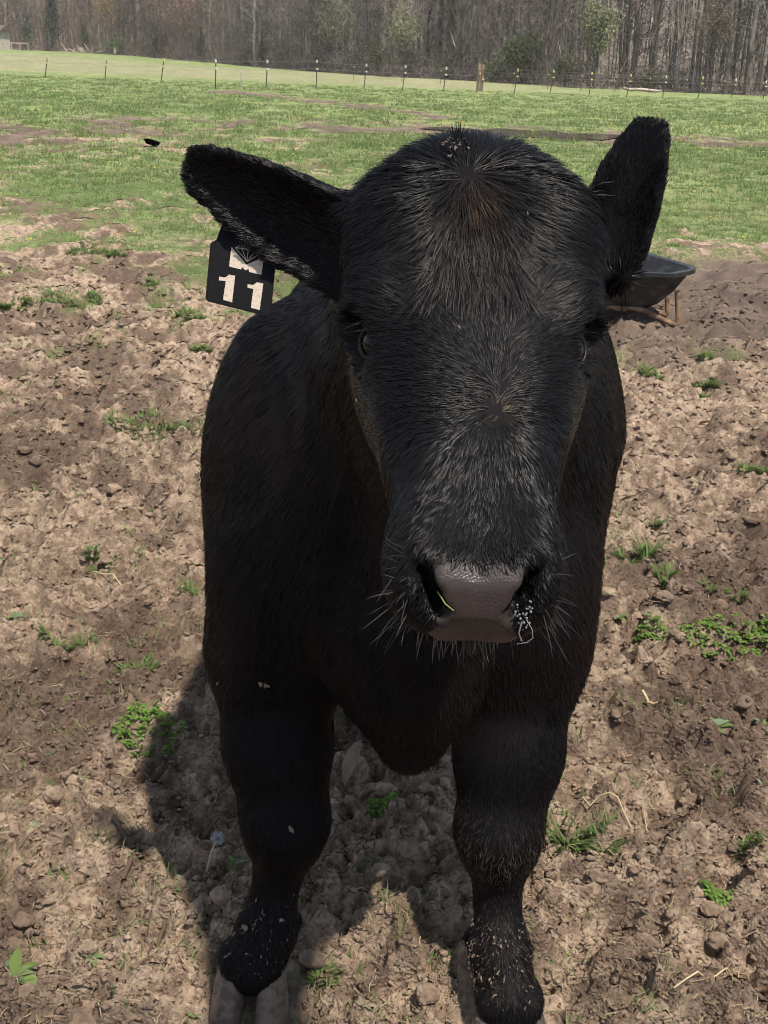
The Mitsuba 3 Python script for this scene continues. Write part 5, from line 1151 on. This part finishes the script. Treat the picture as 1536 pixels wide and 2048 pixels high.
litter_bit('straw_stalk', [(0.648, 2.343, .016), (0.664, 2.33, .016), (0.682, 2.313, .010)], [.004, .0045, .003], 'straw_pale', 'thick pale straw stub by a hoof print on the right', 'straw')
litter_bit('straw_stalk', [(0.568, 1.923, .02), (0.580, 1.89, .012), (0.592, 1.855, .006)], .0014, 'straw_pale', 'short straight straw right of the bright grass tuft', 'straw')
litter_bit('straw_stalk', [(0.43, 1.885, .02), (0.48, 1.87, .022), (0.526, 1.839, .006)], .0018, 'straw_pale', 'curved straw running from the bright tuft', 'straw')
litter_bit('straw_stalk', [(-0.896, 2.994, .01), (-0.80, 2.95, .016), (-0.70, 2.923, .01)], .0022, 'straw_pale', 'long straw on the mud left of the flank', 'straw')
litter_bit('straw_stalk', [(0.50, 1.375, .01), (0.56, 1.40, .02), (0.62, 1.445, .012)], .0017, 'straw_pale', 'bent straw at the lower right edge', 'straw')
litter_bit('straw_stalk', [(0.186, 1.325, .012), (0.196, 1.335, .05), (0.208, 1.352, .105)], [.0022, .002, .0014], 'straw_pale', 'straw standing against the dark hoof', 'straw')
litter_bit('twig', [(-0.515, 1.78, .02), (-0.475, 1.75, .02), (-0.462, 1.69, .016), (-0.462, 1.63, .012)], [.003, .005, .005, .004], 'twig_brown', 'crooked brown twig beside a pale clod on the left', 'twig')
litter_bit('twig', [(-0.350, 1.815, .012), (-0.31, 1.808, .02), (-0.255, 1.803, .012)], .004, 'twig_brown', 'dark twig in the shade behind the left leg', 'twig')
litter_bit('twig', [(1.387, 4.677, .012), (1.47, 4.66, .02), (1.555, 4.681, .01)], .006, 'twig_brown', 'thin dark stick on the pale earth at right', 'twig')
litter_bit('twig', [(-0.374, 1.443, .008), (-0.366, 1.49, .02), (-0.366, 1.531, .012)], .0035, 'twig_brown', 'grey twig near the front edge left of the hoof', 'twig')
# dry leaf and dandelion clock
v, f = leaflet(np.array([-0.063, 1.939, 0.02]), np.array([0.03, 0.06, 0.1]), np.array([0, 0.2, 1.0]), 0.07, 0.035); v[:, 2] += hfield(v[:, 0], v[:, 1])
scene['dry_leaf_skin'] = principled((0.22, 0.165, 0.13), 0.8, 0.3, two=True); scene['dead_leaf__blade'] = raw_ply(v, f, meshkit.arrays((v, f), True)[2], 'dry_leaf_skin'); label('dead_leaf', 'folded grey brown dead leaf in the shade between the legs', 'leaf')
r = np.random.default_rng(501); z = float(hfield(np.array([-0.296]), np.array([1.70]))[0]); D = norm(r.normal(0, 1, (260, 3)))
v, f, nn, M = ribbons(np.tile([-0.296, 1.70, z + 0.035], (260, 1)), D, norm(D + r.normal(0, .1, D.shape)), 0.016, 0.0012, norm(np.cross(D, r.normal(0, 1, D.shape))), 2)
scene['dandelion_clock__head'] = raw_ply(v, f, nn, 'straw_stuff', np.full((len(v), 3), 0.42)); v, f = tube([(-0.312, 1.66, z - .01), (-0.305, 1.68, z + .02), (-0.296, 1.70, z + .035)], .0018, 6); scene['dandelion_clock__stem'] = raw_ply(v, f, meshkit.arrays((v, f), True)[2], 'straw_pale')
label('dandelion_clock', 'round pale dandelion seed head in the shade by the left leg', 'dandelion')
# dandelions in the pasture
r = np.random.default_rng(502); scene['yellow_petal'] = principled((0.75, 0.55, 0.03), 0.6)
x, y = spread(170, r, 6.5, 45, 0.36); k = dj(cover, x, y) > 0.5; x, y = x[k], y[k]; dl = []
for a, b in zip(x, y):
    s = 0.013 * np.clip(b / 14, 0.9, 2.0); c = trimesh.creation.icosphere(0, s); vv = np.array(c.vertices) * [1, 1, .5] + [a, b, float(hfield(np.array([a]), np.array([b]))[0]) + 0.045]; dl.append((vv, np.array(c.faces)))
v, f = join(dl); scene['dandelions'] = raw_ply(v, f, None, 'yellow_petal'); label('dandelions', 'scattered yellow dandelion heads in the pasture', 'dandelion', kind='stuff')
